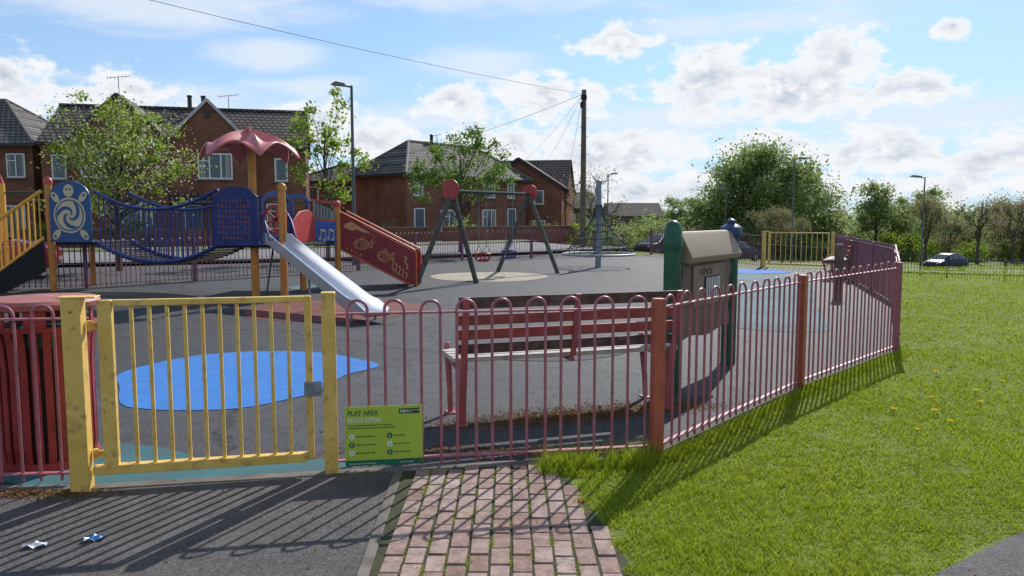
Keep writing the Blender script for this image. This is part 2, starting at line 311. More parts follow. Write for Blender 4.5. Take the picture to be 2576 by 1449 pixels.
def run(a,b,m,lb,**k):
    L=math.dist(a,b); n=max(1,round(L/2.6))
    for i in range(n):
        p=[a[j]+(b[j]-a[j])*i/n for j in(0,1)];q=[a[j]+(b[j]-a[j])*(i+1)/n for j in(0,1)]
        if k.get('terr'):
            kk={x:y for x,y in k.items() if x!='terr'}; fence(p,q,m,m,lb,z=hgt(*p),z1=hgt(*q),**kk)
        else: fence(p,q,m,m,lb,**k)
run(C,E,RED,'faded red hoop topped fence beside mown grass',seg=6)
run(E,(9.6,22.6),MAR,'dark red hoop topped fence beyond the wooden bench',seg=4)
run((7.85,23.8),(5.8,31.6),MAR,'dark maroon hoop topped fence around the playground',seg=4)
run((5.8,31.6),(-1.8,27.2),MAR,'dark maroon hoop topped fence around the playground',seg=4)
run((-1.8,27.2),(-4.5,22.2),MAR,'dark maroon hoop topped fence around the playground',seg=4)
run((-4.5,22.2),(-9.4,16.7),MAR,'dark maroon hoop topped fence around the playground',seg=4,r=.011)
run((-9.4,16.7),(-16,14.6),MAR,'dark maroon hoop topped fence around the playground',seg=4,r=.011)
BLK=mat('black_paint',(.025,.03,.035),.5)
for a,b in [((30,33.5),(18,36)),((18,36),(12,41)),((12,41),(6.5,36))]:
    run(a,b,BLK,'black vertical bar fence along the roadside verge',seg=4,hoop=False,H=1.2,terr=True,grp='roadside fence panels',r=.014,pitch=.26)
# ---------------------------------------------------------------- gates
def gate(p0,p1,lab,near=True,w0=.10,w1=.08):
    dx,dy=p1[0]-p0[0],p1[1]-p0[1]; L=math.hypot(dx,dy); e=thing('yellow_gate',(p0[0],p0[1],0),math.atan2(dy,dx),lab,'gate')
    for x,w,h in((0,w0,1.115),(L,w1,1.11)):
        mb=MB(); mb.box((x,0,h/2-.05),(w,w,h+.1)); mb.box((x+(.03 if x==0 else 0),0,h+.005),(w+(.1 if x==0 else .006),w+.006,.01)); part(e,'gate_post',mb,YEL,bevel=.005)
    a,b=.13,L-.10; fr=thing('gate_leaf',(0,0,0),0,'','' ); del fr['label'],fr['category']; fr.parent=e
    mb=MB(); zt=1.10
    mb.box((a+.035,0,(.1+zt)/2),(.075,.05,zt-.1)); mb.box((b-.02,0,(.1+zt)/2),(.04,.045,zt-.1))
    mb.box(((a+b)/2+.018,0,zt-.018),(b-a-.115,.046,.036)); mb.box(((a+b)/2-.02,0,.115),(b-a-.04,.06,.055)); mb.box((a-.03,0,.115),(.07,.06,.05))
    part(fr,'frame',mb,YEL,bevel=.005)
    mb=MB(); n=10
    for i in range(n):
        x=a+.075+(b-a-.115)*(i+1)/(n+1); mb.box((x,0,(.14+zt-.036)/2),(.02,.02,zt-.036-.14))
    part(fr,'bars',mb,YEL,bevel=.002)
    if near:
        mb=MB(); mb.box((b-.0,-.035,.54),(.10,.012,.09)); mb.box((b+.03,-.045,.55),(.05,.02,.06)); mb.disc((b-.025,-.044,.515),.009,.01,(0,1,0),10); mb.disc((b-.03,-.044,.57),.009,.01,(0,1,0),10); part(e,'latch',mb,GAL,bevel=.003)
        for z in(.2,.95):
            mb=MB(); mb.tube([(.07,.03,z-.03),(.07,.03,z+.03)],.015,10); mb.box((.09,.03,z),(.06,.012,.04)); part(e,'hinge',mb,YEL)
        mb=MB(); out=[]
        for i in range(10):
            r=.012 if i%2==0 else .005; out.append((.0+r*math.sin(i*math.pi/5),1.04+r*math.cos(i*math.pi/5)))
        mb.vpanel((0,0),(1,0),out,.002,.051); part(e,'star_mark',mb,PRD)
    return e
gate(GL,P0,'weathered yellow metal gate at the playground entrance')
g2=gate((7.88,23.75),(9.55,22.62),'far yellow metal gate in the playground fence',False)
# ---------------------------------------------------------------- sign
def text(parent,s,size,x,z,m,y=-.004,name='lettering',sx=1):
    cu=bpy.data.curves.new('t','FONT'); cu.body=s; cu.size=size; cu.extrude=.0005; cu.resolution_u=2; cu.offset=size*.012
    ob=bpy.data.objects.new('t',cu); COL.objects.link(ob); dg=bpy.context.evaluated_depsgraph_get(); dg.update()
    me=bpy.data.meshes.new_from_object(ob.evaluated_get(dg)); bpy.data.objects.remove(ob)
    me.materials.clear(); me.materials.append(m); o=bpy.data.objects.new(name,me); o.location=(x,y,z); o.rotation_euler=(R(90),0,0); o.scale=(sx,1,1); link(o,parent); return o
d=(Vector(P1)-Vector(P0)).normalized(); ang=math.atan2(d.y,d.x)
e=thing('notice_sign',(-1.02,4.53,.045),ang,'lime green play area notice board tied to the red fence','sign')
SL=mat('sign_lime',(.43,.56,.05),.45,var=.06,dirt=(.36,.46,.07),ds=6); SG=mat('sign_green',(.01,.15,.07),.4); SW=mat('sign_white',(.75,.8,.7),.4,var=.02); SD=mat('sign_dark',(.02,.06,.03),.4)
mb=MB(); mb.box((.235,0,.185),(.47,.005,.37)); part(e,'board',mb,SL,bevel=.001)
mb=MB(); mb.box((.235,-.0035,.018),(.468,.002,.034)); part(e,'green_band',mb,SG,smooth=False)
text(e,'PLAY AREA',.046,.018,.315,SG,sx=.8); text(e,'NOW OPEN',.046,.018,.270,SW,sx=.78)
text(e,'If you or anyone in your household has symptoms of',.0125,.018,.250,SD); text(e,'coronavirus do not enter this play area and seek advice.',.0125,.018,.234,SD)
for i,(a,b) in enumerate([('Keep your distance','Clean hands'),('Take turns and share','Do not eat here'),('One adult per child','Take litter home')]):
    z=.185-i*.052
    for x,tx in((.04,a),(.27,b)):
        mb=MB(); mb.disc((x,-.004,z),.017,.002,(0,1,0),20); part(e,'icon',mb,SG if (i+(x>.1))%2 else SW,smooth=False)
        mb=MB(); mb.tube([(x-.006,-.006,z-.008),(x+.004,-.006,z),(x-.002,-.006,z+.009)],.002,4); part(e,'icon_mark',mb,SW if (i+(x>.1))%2 else SG)
        text(e,tx,.0145,x+.025,z-.004,SD)
text(e,'Thank you for your co-operation',.0125,.018,.012,SW,y=-.006); text(e,'www.rbh.org.uk',.0125,.33,.012,SW,y=-.006)
mb=MB(); mb.box((.39,-.0035,.335),(.125,.002,.032)); part(e,'logo_plate',mb,SD,smooth=False)
text(e,'RBH',.027,.334,.326,SW,y=-.006); text(e,'Rochdale Boroughwide',.0085,.383,.338,SW,y=-.006); text(e,'Housing',.0085,.383,.328,SW,y=-.006)
for x,z in((.02,.355),(.45,.355),(.02,.045),(.45,.045)): mb=MB(); mb.tube([(x,-.006,z),(x,.03,z)],.003,6); part(e,'cable_tie',mb,DRK)
# ---------------------------------------------------------------- litter bin
e=thing('litter_bin',(-2.98,4.78,0),0,'red slatted litter bin with hood behind the fence','bin')
mb=MB(); mb.lathe([(.23,.02),(.235,.1),(.245,.8),(.235,.8)],28); part(e,'liner',mb,mat('bin_liner',(.03,.012,.012),.6))
mb=MB()
for k in range(26):
    a=2*math.pi*k/26; ca,sa=math.cos(a),math.sin(a); ta=Vector((-sa,ca,0))
    pr=[(.262,.03),(.275,.15),(.275,.65),(.285,.8),(.305,.88)]
    for (r0,z0),(r1,z1) in zip(pr[:-1],pr[1:]):
        w=.021; vs=[Vector((ca*r,sa*r,z))+ta*s for r,z in((r0,z0),(r0-.012,z0),(r1-.012,z1),(r1,z1)) for s in(-w,w)]
        mb.add(vs,[(0,1,7,6),(2,3,1,0),(4,5,3,2),(6,7,5,4),(0,2,4,6)[::1],(1,3,5,7)])
BINR=mat('bin_red',(.30,.032,.03),.4,var=.25,ns=5,dirt=(.14,.025,.02),dirt_amt=.7,ds=8)
part(e,'slatted_body',mb,BINR)
mb=MB(); mb.lathe([(.25,.87),(.31,.875),(.315,.9),(.255,.9),(.25,.87)],32,close=False); part(e,'rim',mb,BINR)
mb=MB(); mb.lathe([(.25,.0),(.29,.0),(.285,.06),(.25,.06)],32); part(e,'base',mb,BINR)
mb=MB(); mb.lathe([(.245,.78),(.253,.78),(.253,.868),(.245,.868)],28); part(e,'green_collar',mb,GRN)
mb=MB(); mb.lathe([(.30,1.0),(.325,1.01),(.33,1.04),(.31,1.06),(.15,1.072),(.0,1.075)],32,close=True); part(e,'hood',mb,mat('hood_pink',(.33,.10,.085),.6,var=.3,ns=8,dirt=(.24,.17,.13),dirt_amt=.85))
for k in range(8):
    mb=MB(); a=2*math.pi*(k+.5)/8; mb.box((.27*math.cos(a),.27*math.sin(a),.95),(.012,.07 if k%2 else .12,.13),0,a); part(e,'hood_support',mb,BINR,bevel=.003)
# ---------------------------------------------------------------- bench
BW1=mat('slat_brown',(.08,.042,.035),.7,var=.4,ns=12,bump=.5,bs=50,dirt=(.17,.14,.12),ds=6); BW2=mat('slat_red',(.30,.05,.045),.6,var=.3,ns=9,dirt=(.11,.05,.04),dirt_amt=.9,ds=7); BW3=mat('slat_grey',(.46,.43,.39),.8,var=.3,ns=14,bump=.5)
BFR=mat('bench_frame',(.36,.09,.105),.45,var=.2,ns=7)
def bench(loc,rz,lab,group='park benches'):
    e=thing('park_bench',loc,rz,lab,'bench',group); L=1.84
    zb=[(.595,BW1,.075),(.705,BW2,.075),(.815,BW2,.075),(.945,BW1,.085)]
    bk=MB()
    for i,(z,m,h) in enumerate(zb):
        y=-.03-(z-.5)*.2
        bk.beam((-.0,y,z),(L,y,z),.032,h,0 if m is BW2 else 1)
    part(e,'backrest',bk,[BW2,BW1],bevel=.005)
    st=MB()
    for i,y in enumerate((.03,.135,.24,.345,.44)): st.beam((-.02,y,.505-(.012 if i==4 else 0)-.0),(L+.02,y,.505-(.012 if i==4 else 0)),.085,.035,0)
    part(e,'seat',st,[BW3],bevel=.005)
    for x in(.05,L-.05,L/2):
        mb=MB()
        if x!=L/2:
            mb.beam((x,.02,0),(x,.0,.25),.055,.045); mb.beam((x,.0,.25),(x,-.045,.52),.055,.05); 
            mb.tube([(x,.40,.0),(x,.42,.2),(x,.46,.38),(x,.5,.5),(x,.50,.56)],[.022,.024,.028,.03,.018],8)
            mb.box((x,.02,.008),(.075,.11,.016)); mb.box((x,.40,.008),(.075,.11,.016))
            mb.tube([(x,-.02,.36),(x,.12,.41),(x,.3,.43),(x,.46,.44)],.022,8)
        mb.beam((x,-.055,.5),(x,-.15,.99),.05 if x!=L/2 else .045,.022); mb.beam((x,-.03,.47),(x,.48,.468),.05,.028)
        part(e,'leg' if x!=L/2 else 'support',mb,BFR,bevel=.004)
    return e
bench((-.42,5.58,0),math.atan2(.56,1.753),'weathered bench with red frame and timber slats facing the playground')
bench((8.15,18.6,0),R(62),'red framed bench with brown slats near the far gate')
# ---------------------------------------------------------------- play panel
e=thing('play_panel',(1.43,6.75,0),math.atan2(1.27,.88),'brown play panel with beige roof between green posts','play equipment')
Lp=1.545
for x,cm,nm in((0,GRN,'green'),(Lp,mat('cap_blue',(.02,.05,.13),.4),'blue')):
    mb=MB(); mb.lathe([(.078,-.1),(.078,1.4)],24,c=(x,0,0)); part(e,'post',mb,GRN)
    mb=MB()
    if nm=='green': mb.lathe([(.085,1.28),(.09,1.30),(.09,1.36),(.082,1.40),(.08,1.46),(.06,1.51),(.03,1.535),(0,1.54)],24,c=(x,0,0))
    else: mb.lathe([(.085,1.30),(.09,1.36),(.115,1.37),(.12,1.40),(.11,1.46),(.07,1.49),(.04,1.50),(.045,1.53),(.02,1.55),(0,1.555)],24,c=(x,0,0))
    part(e,'cap',mb,cm)
BG=mat('panel_brown',(.155,.10,.08),.6,var=.2,ns=4); BE=mat('roof_beige',(.29,.22,.155),.65,var=.15,ns=3,dirt=(.2,.14,.1))
out=[]
for k in range(33): t=k/32; out.append((.14+1.26*t,.44+.02*math.sin(t*9)))
for k in range(25): t=k/24; out.append((1.42+.03*math.sin(t*18),.46+.74*t))
out+= [(.12,1.2)]
for k in range(1,25): t=1-k/24; out.append((.12+.03*math.sin(t*18),.46+.74*t))
mb=MB(); mb.vpanel((0,0),(Lp,0),out,.09,-.045); part(e,'panel',mb,BG,bevel=.008)
mb=MB(); mb.vpanel((0,0),(Lp,0),[(.35,.72),(1.2,.72),(1.2,1.12),(.35,1.12)],.02,.046); part(e,'play_window',mb,mat('panel_taupe',(.24,.18,.14),.6),bevel=.006)
mb=MB(); mb.vpanel((0,0),(Lp,0),[(.62,.78),(1.02,.78),(1.02,1.0),(.62,1.0)],.004,.067)
part(e,'opening',mb,DRK,smooth=False)
mb=MB()
for k in range(6): mb.tube([(.66+k*.065,-.078,.79),(.66+k*.065,-.078,.99)],.011,8)
part(e,'window_bars',mb,WHT)
mb=MB(); 
for k in range(3): mb.tube([(.55+.1*k+.06*math.sin(a),-.07,1.05+.03*math.cos(a*1.3+k)) for a in np.linspace(0,5,10)],.004,5)
part(e,'carved_scroll',mb,BG)
mb=MB()
prof=[(-.13,1.15),(-.15,1.20),(-.04,1.41),(-.01,1.435),(.04,1.435),(.06,1.41),(.10,1.20),(.09,1.15)]
n=len(prof); xa,xb=.10,Lp-.08
vs=[(x,y,z) for x in(xa,xb) for y,z in prof]; mb.add(vs,[tuple(range(n)),tuple(range(n,2*n))[::-1]]+[(i,i+n,(i+1)%n+n,(i+1)%n) for i in range(n)])
part(e,'roof',mb,BE,bevel=.008)
# ---------------------------------------------------------------- climbing frame
O=(-5.5,15.5,0); e=thing('climbing_frame',O,0,'colourful climbing frame with rope bridge, slide and starfish roof','climbing frame')
def M(): return MB(O)
def wpart(nm,mb,m,**k): return part(e,nm,mb,m,**k)
A=(-4.97,14.65)
mb=M(); mb.lathe([(.075,-.1),(.075,3.0)],20,c=(*A,0)); wpart('post',mb,ORG)
for (x,y),h in (((-4.31,14.3),2.12),((-4.47,16.2),1.1),((-3.9,17.0),1.85),((-9.76,16.1),2.32)):
    mb=M(); mb.lathe([(.07,-.1),(.07,h)],18,c=(x,y,0)); wpart('post',mb,ORG)
    if h>1.2:
        mb=M(); mb.lathe([(.085,h-.06),(.09,h),(.07,h+.05),(.03,h+.08),(0,h+.085)],18,c=(x,y,0)); wpart('post_cap',mb,PRD if h>2.2 else (ORG if h>2 else PRD))
mb=M(); mb.lathe([(.05,-.1),(.05,1.0)],14,c=(-9.6,17.35,0)); wpart('post',mb,ORG)
for dk in ([(-5.68,14.68),(-4.27,14.32),(-3.9,17.1),(-5.4,17.2)],[(-9.8,16.2),(-8.7,15.95),(-8.5,17.3),(-9.7,17.5)]):
    mb=M(); mb.add([(x,y,z) for z in(.98,1.04) for x,y in dk],[(3,2,1,0),(4,5,6,7),(0,1,5,4),(1,2,6,5),(2,3,7,6),(3,0,4,7)]); wpart('deck',mb,DRK)
# roof starfish
mb=M(); nr,na=18,144; vs=[]
for i in range(nr+1):
    t=i/nr
    for k in range(na):
        a=2*math.pi*k/na+.22; s_=abs(math.sin(3*a)); sh=(1-s_)**1.1
        rr=t*(.74+.23*sh**.7)
        zr=3.31-.36*t**.6-.27*t**4.5+.07*math.sin(math.pi*t); zv=3.31-.50*t**.6+.17*t**3
        z=zr*sh+zv*(1-sh)-.02
        vs.append((A[0]-.04+rr*math.cos(a),A[1]+rr*math.sin(a),z))
mb.add(vs,[(i*na+k,i*na+(k+1)%na,(i+1)*na+(k+1)%na,(i+1)*na+k) for i in range(nr) for k in range(na)])
o=wpart('roof',mb,PINK,solid=.04)
# bridge
L1=Vector((-8.70,15.9,0));R0=Vector((-5.66,14.72,0)); SAG=.38
for off,nm,N in((Vector((0,0,0)),'bridge_railing',24),(Vector((.25,.95,0)),'bridge_railing',24)):
    mb=M(); top=[];bot=[]; tt=[]
    for i in range(49):
        t=i/48; sag=SAG*4*t*(1-t); p=L1.lerp(R0,t)+off
        top.append(p+Vector((0,0,2.10-sag))); bot.append(p+Vector((0,0,1.04-sag)))
    mb.tube(top,.034,8); mb.tube(bot,.042,8)
    for a_,b_ in zip(top[2:-1:2],bot[2:-1:2]): mb.tube([a_,b_],.013,6)
    wpart(nm,mb,BLU)
mb=M()
for i in range(24):
    t=(i+.5)/24; sag=SAG*4*t*(1-t); p=L1.lerp(R0,t)+Vector((0,0,1.0-sag)); q=p+Vector((.25,.95,0)); mb.beam(p,q,.10,.035)
wpart('bridge_deck',mb,WOOD)
# turtle panel
p0,p1=(-9.68,16.08),(-8.70,15.86)
def arch(w,z0,z1,rise,n=14,s=0):
    return [(s,z0),(s+w,z0)]+[(s+w/2+w/2*math.cos(a),z1+rise*math.sin(a)) for a in np.linspace(0,math.pi,n)]
def ellp(cx,cz,rx,rz,n=20,rot=0):
    return [(cx+rx*math.cos(a)*math.cos(rot)-rz*math.sin(a)*math.sin(rot),cz+rx*math.cos(a)*math.sin(rot)+rz*math.sin(a)*math.cos(rot)) for a in np.linspace(0,2*math.pi,n,endpoint=False)]
mb=M(); mb.vpanel(p0,p1,[(0,1.04),(1.0,1.04),(1.0,1.95)]+[(.5+.48*math.cos(a),2.0+.31*math.sin(a)) for a in np.linspace(.1,math.pi-.1,14)]+[(0,1.95)],.04,.05); wpart('turtle_panel',mb,BLU2,bevel=.006)
mb=M(); cx,cz=.5,1.60
mb.vpanel(p0,p1,ellp(cx,cz,.39,.37,32),.006,.091)
mb.vpanel(p0,p1,ellp(cx,2.11,.13,.13),.006,.091)
for sx,sz,rt in((-.34,.38,2.3),(.34,.38,.8),(-.34,-.40,-2.3),(.34,-.40,-.8)):
    mb.vpanel(p0,p1,ellp(cx+sx,cz+sz,.13,.075,16,rt),.006,.091)
wpart('turtle_relief',mb,CRM,smooth=False)
for q in range(3):
    mb=M(); prev=None
    for t in np.linspace(0,1,18):
        a=q*2*math.pi/3+t*3.0; r=.03+.27*t; wd=.25+.65*math.sin(math.pi*min(1,t*.92+.04)); pr=((cx+r*1.06*math.cos(a),cz+r*math.sin(a)),(cx+r*1.06*math.cos(a+wd),cz+r*math.sin(a+wd)))
        if prev: mb.vpanel(p0,p1,[prev[0],pr[0],pr[1],prev[1]],.004,.098)
        prev=pr
    wpart('shell_swirl',mb,BLU2,smooth=False)
for dx,dz in((-.04,.03),(.04,.03)): mb=M(); mb.vpanel(p0,p1,ellp(cx+dx,2.11+dz,.018,.024,10),.004,.098); wpart('turtle_eye',mb,BLU2,smooth=False)
mb=M(); ring=ellp(cx,cz,.325,.305,40); ri=ellp(cx,cz,.35,.33,40)
for k in range(40): mb.vpanel(p0,p1,[ring[k],ring[(k+1)%40],ri[(k+1)%40],ri[k]],.004,.098)
wpart('shell_ring',mb,BLU2,smooth=False)
for sx,sz in((-.37,.42),(.37,.42),(-.37,-.44),(.37,-.44)): mb=M(); mb.vpanel(p0,p1,ellp(cx+sx,cz+sz,.03,.03,10),.004,.098); wpart('flipper_spot',mb,BLU2,smooth=False)
# front blue panel with lattice
p0,p1=(-5.70,14.60),(-4.77,14.36)
mb=M(); mb.vpanel(p0,p1,[(0,1.02),(.96,1.02),(.96,1.95),(.9,2.0)]+[(.48+.36*math.cos(a),2.02+.12*math.sin(a)) for a in np.linspace(0,math.pi,12)]+[(.06,2.0),(0,1.95)],.04,.0); wpart('blue_panel',mb,BLU,bevel=.006)
mb=M()
for i in range(9):
    for j in range(8):
        if (i*3+j*5)%7==0: continue
        x=.12+.08*i; z=1.15+.1*j; mb.vpanel(p0,p1,[(x,z),(x+.055,z),(x+.055,z+.014),(x+.016,z+.014),(x+.016,z+.065),(x,z+.065)],.006,.041)
wpart('maze_relief',mb,mat('maze_red',(.30,.085,.13),.5),smooth=False)
for p0,p1,w in (((-4.77,14.45),(-4.45,15.55),1.14),((-4.60,15.6),(-4.35,16.3),.75)):
    mb=M(); outer=arch(w,1.05,1.85,.22,18); ins=.10; inner=[(ins,1.28),(w-ins,1.28)]+[(w/2+(w/2-ins)*math.cos(a),1.83+.13*math.sin(a)) for a in np.linspace(0,math.pi,18)]
    for k in range(len(outer)): k2=(k+1)%len(outer); mb.vpanel(p0,p1,[outer[k],outer[k2],inner[k2],inner[k]],.02,0)
    wpart('blue_arch',mb,BLU)
mb=M(); p0=(-4.80,14.75);p1=(-4.25,14.75); c_=(.24,1.52)
rg=ellp(*c_,.25,.29,24); r2=ellp(*c_,.205,.24,24)
for k in range(24): mb.vpanel(p0,p1,[rg[k],rg[(k+1)%24],r2[(k+1)%24],r2[k]],.03,0)
for a in (0.4,1.45,2.5): 
    d0=(math.cos(a),math.sin(a)); nrm=(-d0[1]*.02,d0[0]*.02)
    mb.vpanel(p0,p1,[(c_[0]-d0[0]*.22+nrm[0],c_[1]-d0[1]*.22+nrm[1]),(c_[0]+d0[0]*.22+nrm[0],c_[1]+d0[1]*.22+nrm[1]),(c_[0]+d0[0]*.22-nrm[0],c_[1]+d0[1]*.22-nrm[1]),(c_[0]-d0[0]*.22-nrm[0],c_[1]-d0[1]*.22-nrm[1])],.02,.005)
wpart('steering_wheel',mb,PRD)
mb=M(); mb.vpanel((-4.42,15.3),(-4.28,16.45),[(0,1.05),(1.15,1.05),(1.15,1.62),(.8,1.72),(.35,1.68),(0,1.5)],.03,0); wpart('red_panel',mb,PRD,bevel=.006)
p0,p1=(-4.3,16.45),(-3.93,16.9); w=math.dist(p0,p1)
mb=M(); mb.vpanel(p0,p1,[(0,.93),(w,.93),(w,1.45),(0,1.5)],.04,0); wpart('music_panel',mb,mat('music_blue',(.03,.09,.36),.45),bevel=.004)
mb=M()
for x in(.14,.36):
    mb.vpanel(p0,p1,ellp(x,1.10,.035,.03,12),.006,.041); mb.vpanel(p0,p1,ellp(x+.12,1.07,.035,.03,12),.006,.041)
    mb.vpanel(p0,p1,[(x+.02,1.10),(x+.035,1.10),(x+.035,1.30),(x+.02,1.30)],.006,.041); mb.vpanel(p0,p1,[(x+.14,1.07),(x+.155,1.07),(x+.155,1.28),(x+.14,1.28)],.006,.041)
    mb.vpanel(p0,p1,[(x+.02,1.26),(x+.155,1.24),(x+.155,1.28),(x+.02,1.32)],.006,.048)
wpart('music_note_relief',mb,CRM,smooth=False)
mb=M()
dv=(Vector((*p1,0))-Vector((*p0,0))).normalized()
for i in range(7):
    q=Vector((*p0,0))+dv*(.04+i*.085); mb.tube([q+Vector((0,0,1.5)),q+Vector((0,0,1.9-.03*i))],.026,10)
wpart('chime_pipes',mb,GAL)
for za,zb_ in((1.93,1.86),(1.5,1.47)): mb=M(); mb.beam((*p0,za),(*p1,zb_),.05,.05); wpart('red_rail',mb,PRD)
# fish ramp
for dy,nm in((0,1),(.85,0)):
    p0,p1=(-3.88,17.06+dy),(-2.18,17.10+dy); Lr=1.7
    mb=M(); mb.vpanel(p0,p1,[(0,.86),(Lr-.12,.04),(Lr,.06),(Lr,.78),(0,1.68)],.03,0); wpart('fish_panel',mb,PRD2,bevel=.004)
    mb=M(); mb.tube([(p0[0],p0[1]-.02,1.70),(p1[0],p1[1]-.02,.82),(p1[0]+.02,p1[1]-.02,.7),(p1[0]+.02,p1[1]-.02,0)],.022,8); mb.tube([(p0[0],p0[1]-.02,.86),(p1[0]-.1,p1[1]-.02,.03)],.022,8); wpart('orange_rail',mb,mat('rail_orange',(.58,.12,.035),.45))
mb=M(); p0,p1=(-3.88,17.06),(-2.18,17.10)
zc=lambda x,f:(.86-.49*x)+(.82-.04*x)*f
def strokes(pts,w,off=.031):
    for a,b in zip(pts[:-1],pts[1:]):
        d=Vector((b[0]-a[0],b[1]-a[1],0)); 
        if d.length<1e-5: continue
        d.normalize(); n_=(-d.y*w/2,d.x*w/2)
        mb.vpanel(p0,p1,[(a[0]+n_[0],a[1]+n_[1]),(b[0]+n_[0],b[1]+n_[1]),(b[0]-n_[0],b[1]-n_[1]),(a[0]-n_[0],a[1]-n_[1])],.005,off)
def closed(l): return l+[l[0]]
for x,f,s,r in((.50,.42,1,-.1),(1.0,.40,.95,-.35)):
    z=zc(x,f); strokes(closed(ellp(x,z,.16*s,.11*s,22,r)),.018); strokes(closed(ellp(x-.01,z,.12*s,.075*s,18,r)),.010)
    strokes([(x+.14*s,z+.01),(x+.25*s,z+.09*s),(x+.22*s,z),(x+.24*s,z-.09*s),(x+.14*s,z-.01)],.018); strokes([(x-.06,z+.10*s),(x+.04,z+.17*s),(x+.09,z+.08*s)],.016)
    mb.vpanel(p0,p1,ellp(x-.09*s,z+.03*s,.02,.02,8),.005,.031)
    for k in range(3): strokes([(x-.02+.045*k,z+.05*s),(x+.01+.045*k,z),(x-.02+.045*k,z-.05*s)],.01)
out=[(.10,1.34),(.16,1.42),(.28,1.46),(.5,1.33),(.72,1.2),(.55,1.22),(.4,1.29),(.3,1.26)]; mb.vpanel(p0,p1,out,.005,.031)
for i in range(5):
    x=1.20+.075*i; zz=zc(x,.06); strokes([(x+.018*math.sin(k*1.2+i),zz+k*.032) for k in range(int(11-i*1.2))],.022)
strokes([(1.50+.03*math.sin(k*.8),zc(1.5,.36)+k*.03) for k in range(10)],.035); strokes([(1.50,zc(1.5,.36)+.29),(1.44,zc(1.5,.36)+.27)],.025)
for i in range(5): mb.vpanel(p0,p1,ellp(.76+.03*(i%2),zc(.75,.6)+.05*i,.014,.014,8),.005,.031)
for i in range(4): mb.vpanel(p0,p1,ellp(.18+.1*i,zc(.18+.1*i,.12),.03,.014,10),.005,.031)
wpart('fish_relief',mb,CRM_SHADE,smooth=False)
for i in range(7):
    mb=M(); x=-3.88+1.6*(i+.5)/7; mb.box((x,17.48,.95-.85*(i+.5)/7),(.22,.8,.04)); wpart('ramp_tread',mb,WOOD)
# slide
T=Vector((-4.36,14.05,0));B=Vector((-1.98,11.05,0)); ds=(B-T).normalized(); Ls=(B-T).length; nrm=Vector((-ds.y,ds.x,0))
prof=[(0,1.10),(.22,1.085),(.35,1.03),(3.1,.235),(3.3,.185),(3.5,.165),(Ls,.16)]
mb=M(); hw=.19
sec=[(-hw-.02,.17),(-hw-.02,-.03),(hw+.02,-.03),(hw+.02,.17),(hw,.17),(hw-.01,.0),(-hw+.01,.0),(-hw,.17)]
vs=[];ns_=len(sec)
for i,(s_,z_) in enumerate(prof):
    k=1 if i<len(prof)-1 else .35
    for a,b in sec: vs.append(T+ds*s_+nrm*a+Vector((0,0,z_+(b*k if b>.05 else b))))
fs=[(i*ns_+k,i*ns_+(k+1)%ns_,(i+1)*ns_+(k+1)%ns_,(i+1)*ns_+k) for i in range(len(prof)-1) for k in range(ns_)]+[tuple(range(ns_)),tuple((len(prof)-1)*ns_+k for k in range(ns_))[::-1]]
mb.add(vs,fs); wpart('slide_chute',mb,STL)
for a in(-.2,.2):
    mb=M(); mb.tube([T+ds*3.4+nrm*a+Vector((0,0,.13)),T+ds*3.4+nrm*a+Vector((0,0,-.05))],.02,8); wpart('slide_support',mb,GAL)
    mb=M(); mb.tube([T+ds*1.7+nrm*a*.6+Vector((0,0,.6)),T+ds*1.75+nrm*a*.6+Vector((0,0,-.05))],.02,8); wpart('slide_support',mb,GAL)
mb=M(); mb.tube([B+nrm*-.21+Vector((0,0,.145)),B+nrm*.21+Vector((0,0,.145))],.03,10); wpart('slide_lip',mb,GAL)
for a in(-.25,.25):
    mb=M(); mb.tube([T-ds*.1+nrm*a+Vector((0,0,1.0)),T+nrm*a+Vector((0,0,1.62)),T+ds*.12+nrm*a+Vector((0,0,1.5)),T+ds*.35+nrm*a+Vector((0,0,1.15))],.02,8); wpart('slide_side_rail',mb,BLU)
# stairs
S0=Vector((-9.85,16.0,0));S1=Vector((-10.9,15.35,0)); sd=(S1-S0).normalized(); sn=Vector((sd.y,-sd.x,0)); 
if sn.y<0: sn=-sn
for off in(0,.9):
    mb=M(); a0=S0+sn*off;a1=S1+sn*off
    mb.tube([a0+Vector((0,0,2.12)),a1+Vector((0,0,1.15)),a1+sd*.03+Vector((0,0,.0))],.03,8); mb.tube([a0+Vector((0,0,1.12)),a1+Vector((0,0,.12))],.025,8)
    for i in range(12):
        t=(i+.5)/12; q=a0.lerp(a1,t); mb.tube([q+Vector((0,0,1.12-t)),q+Vector((0,0,2.12-.97*t))],.014,6)
    wpart('handrail',mb,YST)
    mb=M(); mb.add([a0+Vector((0,0,1.08)),a0+Vector((0,0,.42)),a1+Vector((0,0,-.0))-sd*.5,a1+Vector((0,0,.0)),a1+Vector((0,0,.08))]+[p+sn*.03 for p in(a0+Vector((0,0,1.08)),a0+Vector((0,0,.42)),a1-sd*.5,a1,a1+Vector((0,0,.08)))],[(0,1,2,3,4),(9,8,7,6,5),(0,5,6,1),(1,6,7,2),(2,7,8,3),(3,8,9,4),(4,9,5,0)]); wpart('stair_stringer',mb,DRK)
for i in range(6):
    mb=M(); t=(i+.5)/6; q=S0.lerp(S1,t)+Vector((0,0,.98-t*.95)); mb.beam(q+sn*.04,q+sn*.86,.22,.04); wpart('step',mb,DRK)
mb=M(); mb.lathe([(.07,-.1),(.07,2.3)],16,c=(-11.25,16.85,0)); wpart('post',mb,YST)
mb=M(); mb.lathe([(.06,2.3),(.04,2.38),(0,2.5)],12,c=(-11.25,16.85,0)); wpart('post_cap',mb,PRD)
